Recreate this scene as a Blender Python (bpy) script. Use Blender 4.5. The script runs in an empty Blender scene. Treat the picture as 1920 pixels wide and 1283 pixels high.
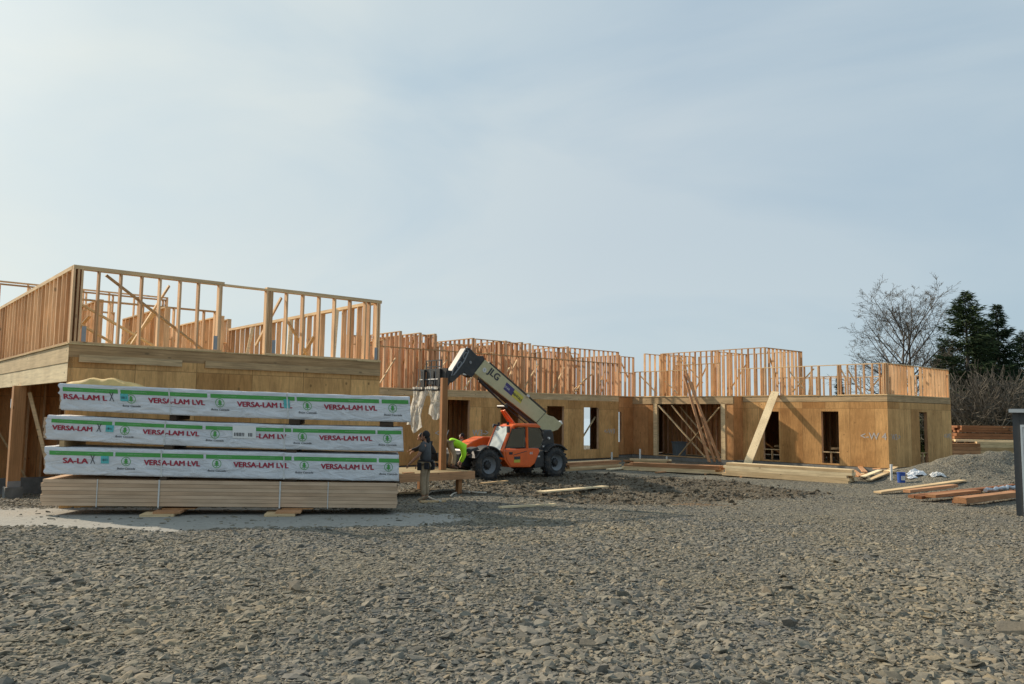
import bpy, bmesh, math, random
import numpy as np
from mathutils import Vector, Matrix, noise as mnoise
random.seed(7); RNG=np.random.default_rng(11)
sc=bpy.context.scene
COL=sc.collection
PI=math.pi
# ------------------------------------------------------------------ camera
CZ=2.3
F=1493.0; PIT=math.radians(5.165); ROL=math.radians(.715); YAW=math.radians(49.5)
fw=Vector((0,math.cos(PIT),math.sin(PIT))); up0=Vector((0,-math.sin(PIT),math.cos(PIT))); rt0=Vector((1,0,0))
rt=rt0*math.cos(ROL)+up0*math.sin(ROL); upv=-rt0*math.sin(ROL)+up0*math.cos(ROL)
cam=bpy.data.cameras.new('camera'); cam.lens=28.0; cam.sensor_width=36.0; cam.clip_end=20000; cam.clip_start=.1
co=bpy.data.objects.new('camera',cam); COL.objects.link(co)
M=Matrix((rt,upv,-fw)).transposed().to_4x4(); M.translation=Vector((0,0,CZ)); co.matrix_world=M
sc.camera=co
def ray(x,y): return fw+rt*((x-960)/F)-upv*((y-641.5)/F)
def at(x,y,Y):
    d=ray(x,y)*1.0; d=d*(Y/d.y); return Vector((d.x,d.y,d.z+CZ))
def atz(x,y,z):
    d=ray(x,y); d=d*((z-CZ)/d.z); return Vector((d.x,d.y,z))
U=Vector((math.sin(YAW),math.cos(YAW),0)); Wd=Vector((-math.cos(YAW),math.sin(YAW),0))
AU=PI/2-YAW; AW=PI-YAW
# ------------------------------------------------------------------ mesh builder
class MB:
    def __init__(s): s.v=[]; s.f=[]
    def add(s,vs,fs):
        n=len(s.v); s.v+= [tuple(v) for v in vs]; s.f+=[tuple(i+n for i in f) for f in fs]
    def box(s,x0,x1,y0,y1,z0,z1):
        s.add([(x0,y0,z0),(x1,y0,z0),(x1,y1,z0),(x0,y1,z0),(x0,y0,z1),(x1,y0,z1),(x1,y1,z1),(x0,y1,z1)],
              [(3,2,1,0),(4,5,6,7),(0,1,5,4),(1,2,6,5),(2,3,7,6),(3,0,4,7)]); return s
    def beam(s,a,b,w,h,upd=(0,0,1)):
        a=Vector(a);b=Vector(b);d=(b-a).normalized();u=Vector(upd)
        sd=d.cross(u)
        if sd.length<1e-4: sd=d.cross(Vector((1,0,0)))
        sd.normalize(); uu=sd.cross(d).normalized()
        vs=[]
        for p in (a,b):
            for i,j in ((-1,-1),(1,-1),(1,1),(-1,1)): vs.append(p+sd*(w/2*i)+uu*(h/2*j))
        s.add(vs,[(3,2,1,0),(4,5,6,7),(0,1,5,4),(1,2,6,5),(2,3,7,6),(3,0,4,7)]); return s
    def tube(s,pts,rad,n=6,cap=True):
        pts=[Vector(p) for p in pts]; rs=rad if isinstance(rad,(list,tuple)) else [rad]*len(pts)
        base=len(s.v); pu=None
        for i,p in enumerate(pts):
            d=(pts[min(i+1,len(pts)-1)]-pts[max(i-1,0)])
            if d.length<1e-9: d=Vector((0,0,1))
            d.normalize()
            if pu is None: pu=d.orthogonal().normalized()
            pu=(pu-d*pu.dot(d)); 
            if pu.length<1e-6: pu=d.orthogonal()
            pu.normalize(); q=d.cross(pu)
            for k in range(n):
                a=2*PI*k/n; s.v.append(tuple(p+(pu*math.cos(a)+q*math.sin(a))*rs[i]))
        for i in range(len(pts)-1):
            for k in range(n):
                a=base+i*n+k;b=base+i*n+(k+1)%n; s.f.append((a,b,b+n,a+n))
        if cap:
            s.f.append(tuple(base+k for k in reversed(range(n)))); e=base+(len(pts)-1)*n; s.f.append(tuple(e+k for k in range(n)))
        return s
    def prism(s,poly,y0,y1):   # polygon in xz, extruded in y
        n=len(poly); vs=[(x,y0,z) for x,z in poly]+[(x,y1,z) for x,z in poly]
        ar=sum(poly[i][0]*poly[(i+1)%n][1]-poly[(i+1)%n][0]*poly[i][1] for i in range(n))
        a=tuple(range(n)); b=tuple(n+i for i in reversed(range(n)))
        sides=[(i,(i+1)%n+0,(i+1)%n+n,i+n)[::-1] for i in range(n)]
        fs=[a,b]+sides
        if (ar<0)!=(y1<y0): fs=[f[::-1] for f in fs]
        s.add(vs,fs); return s
    def lathe_y(s,prof,cx,cz,n=40,y0=0,sgn=1):   # profile list (r, y); axis along y
        base=len(s.v)
        for r,y in prof:
            for k in range(n):
                a=2*PI*k/n; s.v.append((cx+r*math.cos(a),y0+sgn*y,cz+r*math.sin(a)))
        for i in range(len(prof)-1):
            for k in range(n):
                a=base+i*n+k;b=base+i*n+(k+1)%n; s.f.append((a,b,b+n,a+n))
        return s
    def mesh(s,name):
        me=bpy.data.meshes.new(name); me.from_pydata(s.v,[],s.f); me.update(); return me
    def build(s,name,mat,parent=None,loc=(0,0,0),rz=0,smooth=False,bevel=0):
        me=s.mesh(name)
        if bevel or smooth or True:
            bm=bmesh.new(); bm.from_mesh(me); bmesh.ops.recalc_face_normals(bm,faces=bm.faces)
            if bevel: bmesh.ops.bevel(bm,geom=[e for e in bm.edges if len(e.link_faces)==2 and e.calc_face_angle(0)>.5],offset=bevel,segments=2,affect='EDGES',profile=.6)
            bm.to_mesh(me); bm.free()
        if mat: me.materials.append(mat)
        if smooth:
            for p in me.polygons: p.use_smooth=True
        o=bpy.data.objects.new(name,me); COL.objects.link(o)
        o.location=loc; o.rotation_euler=(0,0,rz)
        if parent: o.parent=parent
        return o
def tag(o,label=None,cat=None,group=None,kind=None):
    if label: o['label']=label
    if cat: o['category']=cat
    if group: o['group']=group
    if kind: o['kind']=kind
    return o
def empty(name,loc,rz=0,label=None,cat=None,group=None):
    o=bpy.data.objects.new(name,None); COL.objects.link(o); o.location=loc; o.rotation_euler=(0,0,rz); o.empty_display_size=.2
    return tag(o,label,cat,group)
# ------------------------------------------------------------------ materials
def newmat(name):
    m=bpy.data.materials.new(name); m.use_nodes=True; nt=m.node_tree; b=nt.nodes['Principled BSDF']; return m,nt,b
def N(nt,t,**k):
    n=nt.nodes.new(t)
    for a,v in k.items():
        if a=='inp':
            for i,x in v.items(): n.inputs[i].default_value=x
        else: setattr(n,a,v)
    return n
def ramp(nt,src,stops,interp='LINEAR'):
    r=N(nt,'ShaderNodeValToRGB'); r.color_ramp.interpolation=interp
    while len(r.color_ramp.elements)<len(stops): r.color_ramp.elements.new(.5)
    for e,(p,c) in zip(r.color_ramp.elements,stops):
        e.position=p; e.color=(c if isinstance(c,(tuple,list)) else (c,c,c))+((1,) if not isinstance(c,(tuple,list)) or len(c)==3 else ())
    nt.links.new(src,r.inputs[0]); return r
def mix(nt,fac,a,b,blend='MIX'):
    m=N(nt,'ShaderNodeMix',data_type='RGBA',blend_type=blend)
    for s,i in ((fac,0),(a,6),(b,7)):
        if isinstance(s,(int,float)): m.inputs[i].default_value=s
        elif isinstance(s,(tuple,list)): m.inputs[i].default_value=tuple(s)+((1,) if len(s)==3 else ())
        else: nt.links.new(s,m.inputs[i])
    return m.outputs[2]
def math_(nt,op,a,b=None,c=None):
    m=N(nt,'ShaderNodeMath',operation=op)
    for i,s in enumerate((a,b,c)):
        if s is None: continue
        if isinstance(s,(int,float)): m.inputs[i].default_value=s
        else: nt.links.new(s,m.inputs[i])
    return m.outputs[0]
def plain(name,col,rough=.6,metal=0,var=.12,scale=6,bump=0,dirt=None,spec=.5,coat=0):
    m,nt,b=newmat(name); tc=N(nt,'ShaderNodeTexCoord')
    nz=N(nt,'ShaderNodeTexNoise',inp={'Scale':scale,'Detail':5,'Roughness':.6}); nt.links.new(tc.outputs['Object'],nz.inputs['Vector'])
    r=ramp(nt,nz.outputs[0],[(.3,tuple(c*(1-var) for c in col)),(.7,tuple(min(1,c*(1+var)) for c in col))])
    out=r.outputs[0]
    if dirt:
        n2=N(nt,'ShaderNodeTexNoise',inp={'Scale':scale*.45,'Detail':8,'Roughness':.75}); nt.links.new(tc.outputs['Object'],n2.inputs['Vector'])
        r2=ramp(nt,n2.outputs[0],[(.48,0.),(.68,1.)]); out=mix(nt,math_(nt,'MULTIPLY',r2.outputs[0],dirt[1]),out,dirt[0])
    nt.links.new(out,b.inputs['Base Color'])
    b.inputs['Roughness'].default_value=rough; b.inputs['Metallic'].default_value=metal; b.inputs['Specular IOR Level'].default_value=spec
    if coat: b.inputs['Coat Weight'].default_value=coat
    if bump:
        bp=N(nt,'ShaderNodeBump',inp={'Strength':bump,'Distance':.02}); nt.links.new(nz.outputs[0],bp.inputs['Height']); nt.links.new(bp.outputs[0],b.inputs['Normal'])
    return m
def wood(name,col,axis='z',var=.28,knots=True,rough=.75,tone=1.):
    tn=tone
    """lumber: grain along one local axis, tone varying from piece to piece"""
    m,nt,b=newmat(name); tc=N(nt,'ShaderNodeTexCoord'); oi=N(nt,'ShaderNodeObjectInfo')
    geo=N(nt,'ShaderNodeNewGeometry')
    off=N(nt,'ShaderNodeVectorMath',operation='SCALE'); 
    comb=N(nt,'ShaderNodeCombineXYZ'); 
    rnd=math_(nt,'ADD',oi.outputs['Random'],geo.outputs['Random Per Island']); 
    for i in range(3): nt.links.new(rnd,comb.inputs[i])
    nt.links.new(comb.outputs[0],off.inputs[0]); off.inputs['Scale'].default_value=37.
    add=N(nt,'ShaderNodeVectorMath',operation='ADD'); nt.links.new(tc.outputs['Object'],add.inputs[0]); nt.links.new(off.outputs[0],add.inputs[1])
    mp=N(nt,'ShaderNodeMapping'); sc_={'z':(1,1,.05),'x':(.05,1,1),'y':(1,.05,1)}[axis]; mp.inputs['Scale'].default_value=sc_
    nt.links.new(add.outputs[0],mp.inputs[0])
    nz=N(nt,'ShaderNodeTexNoise',inp={'Scale':26,'Detail':6,'Roughness':.65,'Distortion':.4}); nt.links.new(mp.outputs[0],nz.inputs['Vector'])
    c0=tuple(c*(1-var) for c in col); c1=tuple(min(1,c*(1+var*.7)) for c in col)
    r=ramp(nt,nz.outputs[0],[(.3,c0),(.62,c1)])
    out=r.outputs[0]
    wn=N(nt,'ShaderNodeTexWhiteNoise',noise_dimensions='1D'); nt.links.new(rnd,wn.inputs['W'])
    tone=ramp(nt,wn.outputs[0],[(0,(.72,.62,.52)),(.5,(1,.97,.93)),(1,(1.18,1.2,1.2))]); 
    out=mix(nt,float(tn),out,tone.outputs[0],'MULTIPLY')
    if knots:
        vo=N(nt,'ShaderNodeTexVoronoi',inp={'Scale':1.0}); mp2=N(nt,'ShaderNodeMapping'); s2={'z':(5,5,2.2),'x':(2.2,5,5),'y':(5,2.2,5)}[axis]; mp2.inputs['Scale'].default_value=s2
        nt.links.new(add.outputs[0],mp2.inputs[0]); nt.links.new(mp2.outputs[0],vo.inputs['Vector'])
        rk=ramp(nt,vo.outputs['Distance'],[(.07,1.),(.13,0.)]); out=mix(nt,math_(nt,'MULTIPLY',rk.outputs[0],.7),out,tuple(c*.3 for c in col))
    n3=N(nt,'ShaderNodeTexNoise',inp={'Scale':1.3,'Detail':5}); nt.links.new(add.outputs[0],n3.inputs['Vector'])
    r3=ramp(nt,n3.outputs[0],[(.35,(.78,.76,.74)),(.6,(1,1,1))]); out=mix(nt,.8,out,r3.outputs[0],'MULTIPLY')
    nt.links.new(out,b.inputs['Base Color']); b.inputs['Roughness'].default_value=rough; b.inputs['Specular IOR Level'].default_value=.25
    bp=N(nt,'ShaderNodeBump',inp={'Strength':.25,'Distance':.004}); nt.links.new(nz.outputs[0],bp.inputs['Height']); nt.links.new(bp.outputs[0],b.inputs['Normal'])
    return m
def plywood(name,col,panel=1.22,seed=0,vert=True):
    """sheathing panels: local x along the wall, z up"""
    m,nt,b=newmat(name); tc=N(nt,'ShaderNodeTexCoord'); sx=N(nt,'ShaderNodeSeparateXYZ'); nt.links.new(tc.outputs['Object'],sx.inputs[0])
    px=math_(nt,'DIVIDE',math_(nt,'ADD',sx.outputs[0],seed*3.7),panel)
    cell=math_(nt,'FLOOR',px); fr=math_(nt,'FRACT',px)
    pz=math_(nt,'DIVIDE',math_(nt,'ADD',sx.outputs[2],.0),2.74); cz=math_(nt,'FLOOR',pz); fz=math_(nt,'FRACT',pz)
    wn=N(nt,'ShaderNodeTexWhiteNoise',noise_dimensions='2D'); cb=N(nt,'ShaderNodeCombineXYZ'); nt.links.new(cell,cb.inputs[0]); nt.links.new(cz,cb.inputs[1]); nt.links.new(cb.outputs[0],wn.inputs['Vector'])
    # half-panel veneer strips
    st=math_(nt,'FLOOR',math_(nt,'DIVIDE',math_(nt,'ADD',sx.outputs[0],seed),.41)); wn2=N(nt,'ShaderNodeTexWhiteNoise',noise_dimensions='1D'); nt.links.new(st,wn2.inputs['W'])
    off=N(nt,'ShaderNodeVectorMath',operation='SCALE'); nt.links.new(wn.outputs['Color'],off.inputs[0]); off.inputs['Scale'].default_value=9
    add=N(nt,'ShaderNodeVectorMath',operation='ADD'); nt.links.new(tc.outputs['Object'],add.inputs[0]); nt.links.new(off.outputs[0],add.inputs[1])
    mp=N(nt,'ShaderNodeMapping'); mp.inputs['Scale'].default_value=(1,1,.14) if vert else (.14,1,1); nt.links.new(add.outputs[0],mp.inputs[0])
    nz=N(nt,'ShaderNodeTexNoise',inp={'Scale':11,'Detail':9,'Roughness':.7,'Distortion':1.2}); nt.links.new(mp.outputs[0],nz.inputs['Vector'])
    r=ramp(nt,nz.outputs[0],[(.28,tuple(c*.62 for c in col)),(.5,col),(.75,tuple(c*1.25 for c in col))]); out=r.outputs[0]
    t=ramp(nt,wn.outputs[0],[(0,(.78,.70,.62)),(.5,(1,1,1)),(1,(1.18,1.2,1.22))]); out=mix(nt,1.,out,t.outputs[0],'MULTIPLY')
    t2=ramp(nt,wn2.outputs[0],[(0,(.88,.86,.84)),(1,(1.06,1.06,1.06))]); out=mix(nt,1.,out,t2.outputs[0],'MULTIPLY')
    n3=N(nt,'ShaderNodeTexNoise',inp={'Scale':.7,'Detail':7,'Roughness':.7}); nt.links.new(add.outputs[0],n3.inputs['Vector'])
    r3=ramp(nt,n3.outputs[0],[(.33,(.68,.64,.6)),(.62,(1.05,1.05,1.05))]); out=mix(nt,.85,out,r3.outputs[0],'MULTIPLY')
    vo=N(nt,'ShaderNodeTexVoronoi',inp={'Scale':1.}); mp2=N(nt,'ShaderNodeMapping'); mp2.inputs['Scale'].default_value=(2.6,2.6,2.1); nt.links.new(add.outputs[0],mp2.inputs[0]); nt.links.new(mp2.outputs[0],vo.inputs['Vector'])
    rk=ramp(nt,vo.outputs['Distance'],[(.05,1.),(.10,0.)]); out=mix(nt,math_(nt,'MULTIPLY',rk.outputs[0],.75),out,tuple(c*.28 for c in col))
    e=math_(nt,'MULTIPLY',math_(nt,'ABSOLUTE',math_(nt,'SUBTRACT',fr,.5)),2); se=ramp(nt,e,[(.984,0.),(.992,1.)])
    e2=math_(nt,'MULTIPLY',math_(nt,'ABSOLUTE',math_(nt,'SUBTRACT',fz,.5)),2); se2=ramp(nt,e2,[(.994,0.),(.997,1.)])
    sm=math_(nt,'MAXIMUM',se.outputs[0],se2.outputs[0]); out=mix(nt,math_(nt,'MULTIPLY',sm,.65),out,tuple(c*.25 for c in col))
    nt.links.new(out,b.inputs['Base Color']); b.inputs['Roughness'].default_value=.8; b.inputs['Specular IOR Level'].default_value=.2
    bp=N(nt,'ShaderNodeBump',inp={'Strength':.3,'Distance':.006}); nt.links.new(math_(nt,'SUBTRACT',nz.outputs[0],sm),bp.inputs['Height']); nt.links.new(bp.outputs[0],b.inputs['Normal'])
    return m
MT={}
MT['stud']=wood('stud_lumber',(.72,.47,.27),'z')
MT['studred']=wood('stud_lumber_reddish',(.66,.41,.245),'z')
MT['plate']=wood('plate_lumber',(.66,.47,.27),'x')
MT['rim']=wood('rim_lumber',(.52,.38,.22),'x',var=.35)
MT['beam']=wood('header_lumber',(.80,.71,.49),'x',var=.18)
MT['board']=wood('board_lumber',(.68,.51,.30),'x')
MT['boardlt']=wood('pale_board_lumber',(.78,.64,.41),'x',var=.2)
MT['boardred']=wood('reddish_board_lumber',(.46,.25,.13),'x')
MT['cedar']=wood('cedar_lumber',(.27,.12,.055),'x')
MT['post']=wood('post_lumber',(.44,.235,.11),'z',var=.25)
MT['lvl']=wood('lvl_edge',(.60,.43,.29),'x',var=.16,knots=False,tone=.35)
MT['ply']=plywood('plywood_sheathing',(.62,.36,.145))
MT['plyred']=plywood('plywood_sheathing_warm',(.60,.31,.13),seed=2)
MT['plyr']=plywood('plywood_sheathing_light',(.64,.37,.15),seed=5)
MT['deck']=plywood('plywood_deck',(.62,.48,.26),seed=3,vert=False)
MT['conc']=plain('concrete',(.20,.195,.18),.9,scale=5,var=.25,bump=.3)
MT['black']=plain('black_paint',(.018,.02,.022),.45,scale=5,var=.3,dirt=((.10,.085,.065),.35))
MT['blackrough']=plain('black_plastic',(.03,.032,.035),.6,scale=5,var=.3,dirt=((.12,.10,.08),.5))
MT['orange']=plain('orange_paint',(.80,.125,.012),.38,scale=4,var=.08,dirt=((.28,.10,.04),.35),coat=.3)
MT['cream']=plain('cream_paint',(.52,.47,.27),.45,scale=3,var=.07,dirt=((.25,.21,.12),.35),coat=.15)
MT['tyre']=plain('tyre_rubber',(.028,.029,.03),.85,scale=9,var=.3,dirt=((.15,.12,.09),.7),bump=.3)
MT['rimgrey']=plain('rim_paint',(.22,.235,.25),.5,scale=6,var=.1,dirt=((.13,.11,.09),.5))
MT['steel']=plain('steel',(.30,.31,.32),.5,metal=.2,scale=8)
MT['darkwood']=wood('dark_block',(.07,.05,.035),'x')
MT['white']=plain('white_paint',(.78,.78,.76),.5,scale=4,var=.05)
MT['purple']=plain('purple_vinyl',(.05,.035,.16),.4,var=.05)
MT['yellow']=plain('yellow_vinyl',(.55,.50,.06),.4,var=.05)
MT['red']=plain('red_ink',(.36,.025,.05),.6,var=.08,scale=12)
MT['green']=plain('green_ink',(.075,.33,.07),.6,var=.1,scale=9)
MT['palegreen']=plain('pale_green_ink',(.35,.55,.33),.6,var=.05)
MT['ink']=plain('dark_ink',(.05,.05,.06),.7)
MT['cyan']=plain('cyan_label',(.10,.45,.46),.6,var=.2,scale=20)
MT['spray']=plain('white_spray_paint',(.50,.46,.43),.9,var=.3,scale=30)
MT['strap']=plain('white_strap',(.62,.62,.60),.5)
MT['skin']=plain('skin',(.42,.22,.14),.55,var=.08)
MT['hair']=plain('dark_hair',(.012,.010,.010),.7)
MT['grey']=plain('grey_cloth',(.075,.08,.085),.9,var=.2,scale=9,bump=.2)
MT['tan']=plain('tan_cloth',(.34,.26,.17),.9,var=.2,scale=9,bump=.2)
MT['dark']=plain('dark_cloth',(.016,.016,.02),.9,var=.3)
MT['hivis']=plain('hivis_cloth',(.38,.78,.02),.8,var=.08)
MT['brown']=plain('brown_cloth',(.09,.05,.035),.9)
MT['bluebucket']=plain('blue_plastic',(.02,.08,.36),.45)
MT['bin']=plain('grey_bin_plastic',(.10,.13,.15),.6)
MT['greydark']=plain('dark_grey_siding',(.055,.058,.06),.6,var=.1,scale=3)
MT['hose']=plain('pale_hose',(.50,.46,.38),.5)
MT['pvc']=plain('white_pvc',(.7,.7,.67),.4)
def glassmat():
    m,nt,b=newmat('cab_glass'); b.inputs['Base Color'].default_value=(.55,.62,.60,1); b.inputs['Roughness'].default_value=.04
    b.inputs['Transmission Weight'].default_value=.0; b.inputs['Alpha'].default_value=.35; b.inputs['Specular IOR Level'].default_value=.9
    tr=N(nt,'ShaderNodeBsdfTransparent',inp={'Color':(.74,.82,.78,1)}); gl=N(nt,'ShaderNodeBsdfGlossy',inp={'Roughness':.03,'Color':(.9,.95,.95,1)})
    fr=N(nt,'ShaderNodeFresnel',inp={'IOR':1.55}); mx=N(nt,'ShaderNodeMixShader'); f2=math_(nt,'ADD',fr.outputs[0],.12)
    nt.links.new(f2,mx.inputs[0]); nt.links.new(tr.outputs[0],mx.inputs[1]); nt.links.new(gl.outputs[0],mx.inputs[2])
    nt.links.new(mx.outputs[0],nt.nodes['Material Output'].inputs[0]); return m
MT['glass']=glassmat()
def wsglass():  # pale mottled base colour stands in for sky reflected in the windscreen
    m,nt,b=newmat('windscreen_painted_sky'); b.inputs['Base Color'].default_value=(.46,.52,.49,1); b.inputs['Roughness'].default_value=.12; b.inputs['Coat Weight'].default_value=1
    tc=N(nt,'ShaderNodeTexCoord'); nz=N(nt,'ShaderNodeTexNoise',inp={'Scale':3,'Detail':4}); nt.links.new(tc.outputs['Object'],nz.inputs['Vector'])
    r=ramp(nt,nz.outputs[0],[(.4,(.50,.56,.53)),(.65,(.30,.34,.33))]); nt.links.new(r.outputs[0],b.inputs['Base Color']); return m
MT['ws']=wsglass()
def wrapmat():
    m,nt,b=newmat('white_wrap'); tc=N(nt,'ShaderNodeTexCoord'); mp=N(nt,'ShaderNodeMapping'); mp.inputs['Scale'].default_value=(.7,1,2.2); nt.links.new(tc.outputs['Object'],mp.inputs[0])
    nz=N(nt,'ShaderNodeTexNoise',inp={'Scale':3.2,'Detail':7,'Roughness':.6,'Distortion':1.4}); nt.links.new(mp.outputs[0],nz.inputs['Vector'])
    r=ramp(nt,nz.outputs[0],[(.3,(.60,.62,.65)),(.7,(.76,.77,.79))]); nt.links.new(r.outputs[0],b.inputs['Base Color'])
    b.inputs['Roughness'].default_value=.5
    bp=N(nt,'ShaderNodeBump',inp={'Strength':1.,'Distance':.05}); nt.links.new(nz.outputs[0],bp.inputs['Height']); nt.links.new(bp.outputs[0],b.inputs['Normal']); return m
MT['wrap']=wrapmat()
def plasticmat():
    m,nt,b=newmat('translucent_plastic'); tc=N(nt,'ShaderNodeTexCoord'); nz=N(nt,'ShaderNodeTexNoise',inp={'Scale':4,'Detail':7,'Roughness':.65,'Distortion':1.5}); nt.links.new(tc.outputs['Object'],nz.inputs['Vector'])
    r=ramp(nt,nz.outputs[0],[(.3,(.62,.59,.50)),(.65,(.88,.86,.80))]); nt.links.new(r.outputs[0],b.inputs['Base Color']); b.inputs['Roughness'].default_value=.25
    r2=ramp(nt,nz.outputs[0],[(.3,.55),(.6,.9)]); nt.links.new(r2.outputs[0],b.inputs['Alpha'])
    bp=N(nt,'ShaderNodeBump',inp={'Strength':.7,'Distance':.04}); nt.links.new(nz.outputs[0],bp.inputs['Height']); nt.links.new(bp.outputs[0],b.inputs['Normal'])
    tl=N(nt,'ShaderNodeBsdfTranslucent'); nt.links.new(r.outputs[0],tl.inputs['Color']); mx=N(nt,'ShaderNodeMixShader',inp={0:.35})
    nt.links.new(b.outputs[0],mx.inputs[1]); nt.links.new(tl.outputs[0],mx.inputs[2]); nt.links.new(mx.outputs[0],nt.nodes['Material Output'].inputs[0]); return m
MT['plastic']=plasticmat()
# ------------------------------------------------------------------ light and sky
SUN_EL=math.radians(29.5); SUN_AZ=math.radians(-56)   # azimuth from +Y, negative = to the left
tos=Vector((math.sin(SUN_AZ)*math.cos(SUN_EL),math.cos(SUN_AZ)*math.cos(SUN_EL),math.sin(SUN_EL)))
sl=bpy.data.lights.new('sun','SUN'); sl.energy=5.5; sl.angle=math.radians(.9); sl.color=(1,.85,.66)
so=bpy.data.objects.new('sun',sl); COL.objects.link(so); so.rotation_euler=tos.to_track_quat('Z','Y').to_euler(); so.location=(-40,20,40)
w=bpy.data.worlds.new('World'); sc.world=w; w.use_nodes=True; nt=w.node_tree; bg=nt.nodes['Background']
sky=N(nt,'ShaderNodeTexSky'); sky.sky_type='NISHITA'; sky.sun_disc=False; sky.sun_elevation=SUN_EL; sky.sun_rotation=SUN_AZ; sky.air_density=1.0; sky.dust_density=1.2; sky.ozone_density=1.5
tc=N(nt,'ShaderNodeTexCoord')
mp=N(nt,'ShaderNodeMapping'); mp.inputs['Scale'].default_value=(1.1,1.1,3.2); mp.inputs['Rotation'].default_value=(0,.25,.5); nt.links.new(tc.outputs['Generated'],mp.inputs[0])
nz=N(nt,'ShaderNodeTexNoise',inp={'Scale':1.6,'Detail':6,'Roughness':.5,'Distortion':.5}); nt.links.new(mp.outputs[0],nz.inputs['Vector'])
cl=ramp(nt,nz.outputs[0],[(.34,.86),(.62,.97)])
# glow of thin cloud towards the sun
dt=N(nt,'ShaderNodeVectorMath',operation='DOT_PRODUCT'); nt.links.new(tc.outputs['Generated'],dt.inputs[0]); dt.inputs[1].default_value=tuple(tos)
gl=ramp(nt,dt.outputs['Value'],[(.0,(3.15,4.0,4.65)),(.5,(3.75,4.45,4.95)),(.75,(4.35,5.0,5.25)),(.90,(5.0,5.55,5.55)),(1.,(6.4,6.8,6.6))])
sx=N(nt,'ShaderNodeSeparateXYZ'); nt.links.new(tc.outputs['Generated'],sx.inputs[0])
hz=ramp(nt,sx.outputs[2],[(0.,1.),(.22,0.)])
cv=ramp(nt,nz.outputs[0],[(.36,(.90,.955,.99)),(.60,(1.10,1.075,1.05))]); glc=mix(nt,1.,gl.outputs[0],cv.outputs[0],'MULTIPLY')
hcol=mix(nt,1.,glc,(1.12,1.09,1.04),'MULTIPLY')
ccol=mix(nt,hz.outputs[0],glc,hcol)
hf=math_(nt,'MAXIMUM',cl.outputs[0],math_(nt,'MULTIPLY',hz.outputs[0],.8))
out=mix(nt,hf,sky.outputs[0],ccol)
nt.links.new(out,bg.inputs[0]); bg.inputs[1].default_value=.135
sc.view_settings.view_transform='Standard'; sc.view_settings.look='None'; sc.view_settings.exposure=0; sc.view_settings.gamma=1
# ------------------------------------------------------------------ terrain
def sm(a,b,x): 
    t=np.clip((x-a)/(b-a),0,1); return t*t*(3-2*t)
YK=[-50,0,8,14,16,19,22,31,36,46,60,75,3000]; ZK=[.75,.75,.70,.46,.38,.17,-.12,-.30,-.27,-.20,-.1,-.1,-.1]
def vnoise(x,y,s,seed=0):
    """cheap smooth value noise, vectorised"""
    x=x*s+seed*17.3; y=y*s+seed*9.1
    xi=np.floor(x); yi=np.floor(y); fx=x-xi; fy=y-yi; fx=fx*fx*(3-2*fx); fy=fy*fy*(3-2*fy)
    def h(a,b): v=np.sin(a*127.1+b*311.7+seed*74.7)*43758.5453; return v-np.floor(v)
    return (h(xi,yi)*(1-fx)+h(xi+1,yi)*fx)*(1-fy)+(h(xi,yi+1)*(1-fx)+h(xi+1,yi+1)*fx)*fy-.5
def mudmask(x,y):
    cx=(x-3.2)/7.0; cy=(y-29.0)/6.5
    d=cx*cx+cy*cy+vnoise(x,y,.6,3)*.8
    return 1-sm(.6,1.15,d)
def dustmask(x,y):
    cx=(x+5.8)/5.6; cy=(y-13.8)/2.05
    d=cx*cx+cy*cy+vnoise(x,y,.9,5)*.55+vnoise(x,y,3.1,4)*.2
    return 1-sm(.75,1.2,d)
def height(x,y):
    x=np.asarray(x,float); y=np.asarray(y,float)
    z=np.interp(y,YK,ZK)
    near=1-sm(60,90,y)
    z=z+(vnoise(x,y,.22,1)*.14+vnoise(x,y,.9,2)*.045)*near
    mu=mudmask(x,y)
    z=z+mu*(vnoise(x,y,1.2,6)*.12+vnoise(x,y,4.2,7)*.07+.01)
    du=dustmask(x,y); z=z*(1-du)+du*(np.interp(y,YK,ZK)-.0)
    # mound of spoil beside the right wing
    g=np.exp(-(((x-19.4)/3.6)**2+((y-33.6)/2.6)**2)); g2=np.exp(-(((x-24)/3.4)**2+((y-35.8)/3.4)**2)); g3=np.exp(-(((x-17.5)/2.2)**2+((y-29.8)/2.)**2))
    z=z+(.95*g+1.0*g2+.25*g3)*(1+.35*vnoise(x,y,.9,8)+.2*vnoise(x,y,2.7,9))
    z=z+sm(24,32,x)*sm(30,46,y)*.3
    # pit of dark soil with a clay rim
    z=z-.16*np.exp(-(((x-3.6)/1.2)**2+((y-22.2)/.8)**2))+.10*np.exp(-(((x-4.6)/1.0)**2+((y-21.3)/.5)**2))
    # flat under the slabs
    # beyond the site the hill drops to the river
    drop=sm(62,230,y)*(1-sm(26,44,x-.30*(y-60)))
    z=z-drop*46
    return z
def gz(x,y): return float(height(np.array([x]),np.array([y]))[0])
xs=np.concatenate([-np.geomspace(6000,31,26),np.arange(-30,34,.14),np.geomspace(34.2,6000,30)])
ys=np.concatenate([[-400,-100,-30,-10],np.arange(-4,2,.6),np.arange(2,42,.12),np.arange(42,70,.8),np.geomspace(71,9000,44)])
X,Y=np.meshgrid(xs,ys); Z=height(X.ravel(),Y.ravel())
nx,ny=len(xs),len(ys)
me=bpy.data.meshes.new('ground'); V=np.stack([X.ravel(),Y.ravel(),Z],1)
ii=np.arange((nx-1)*(ny-1)); r_=ii//(nx-1); c_=ii%(nx-1); a=r_*nx+c_
Fq=np.stack([a,a+1,a+nx+1,a+nx],1)
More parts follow.
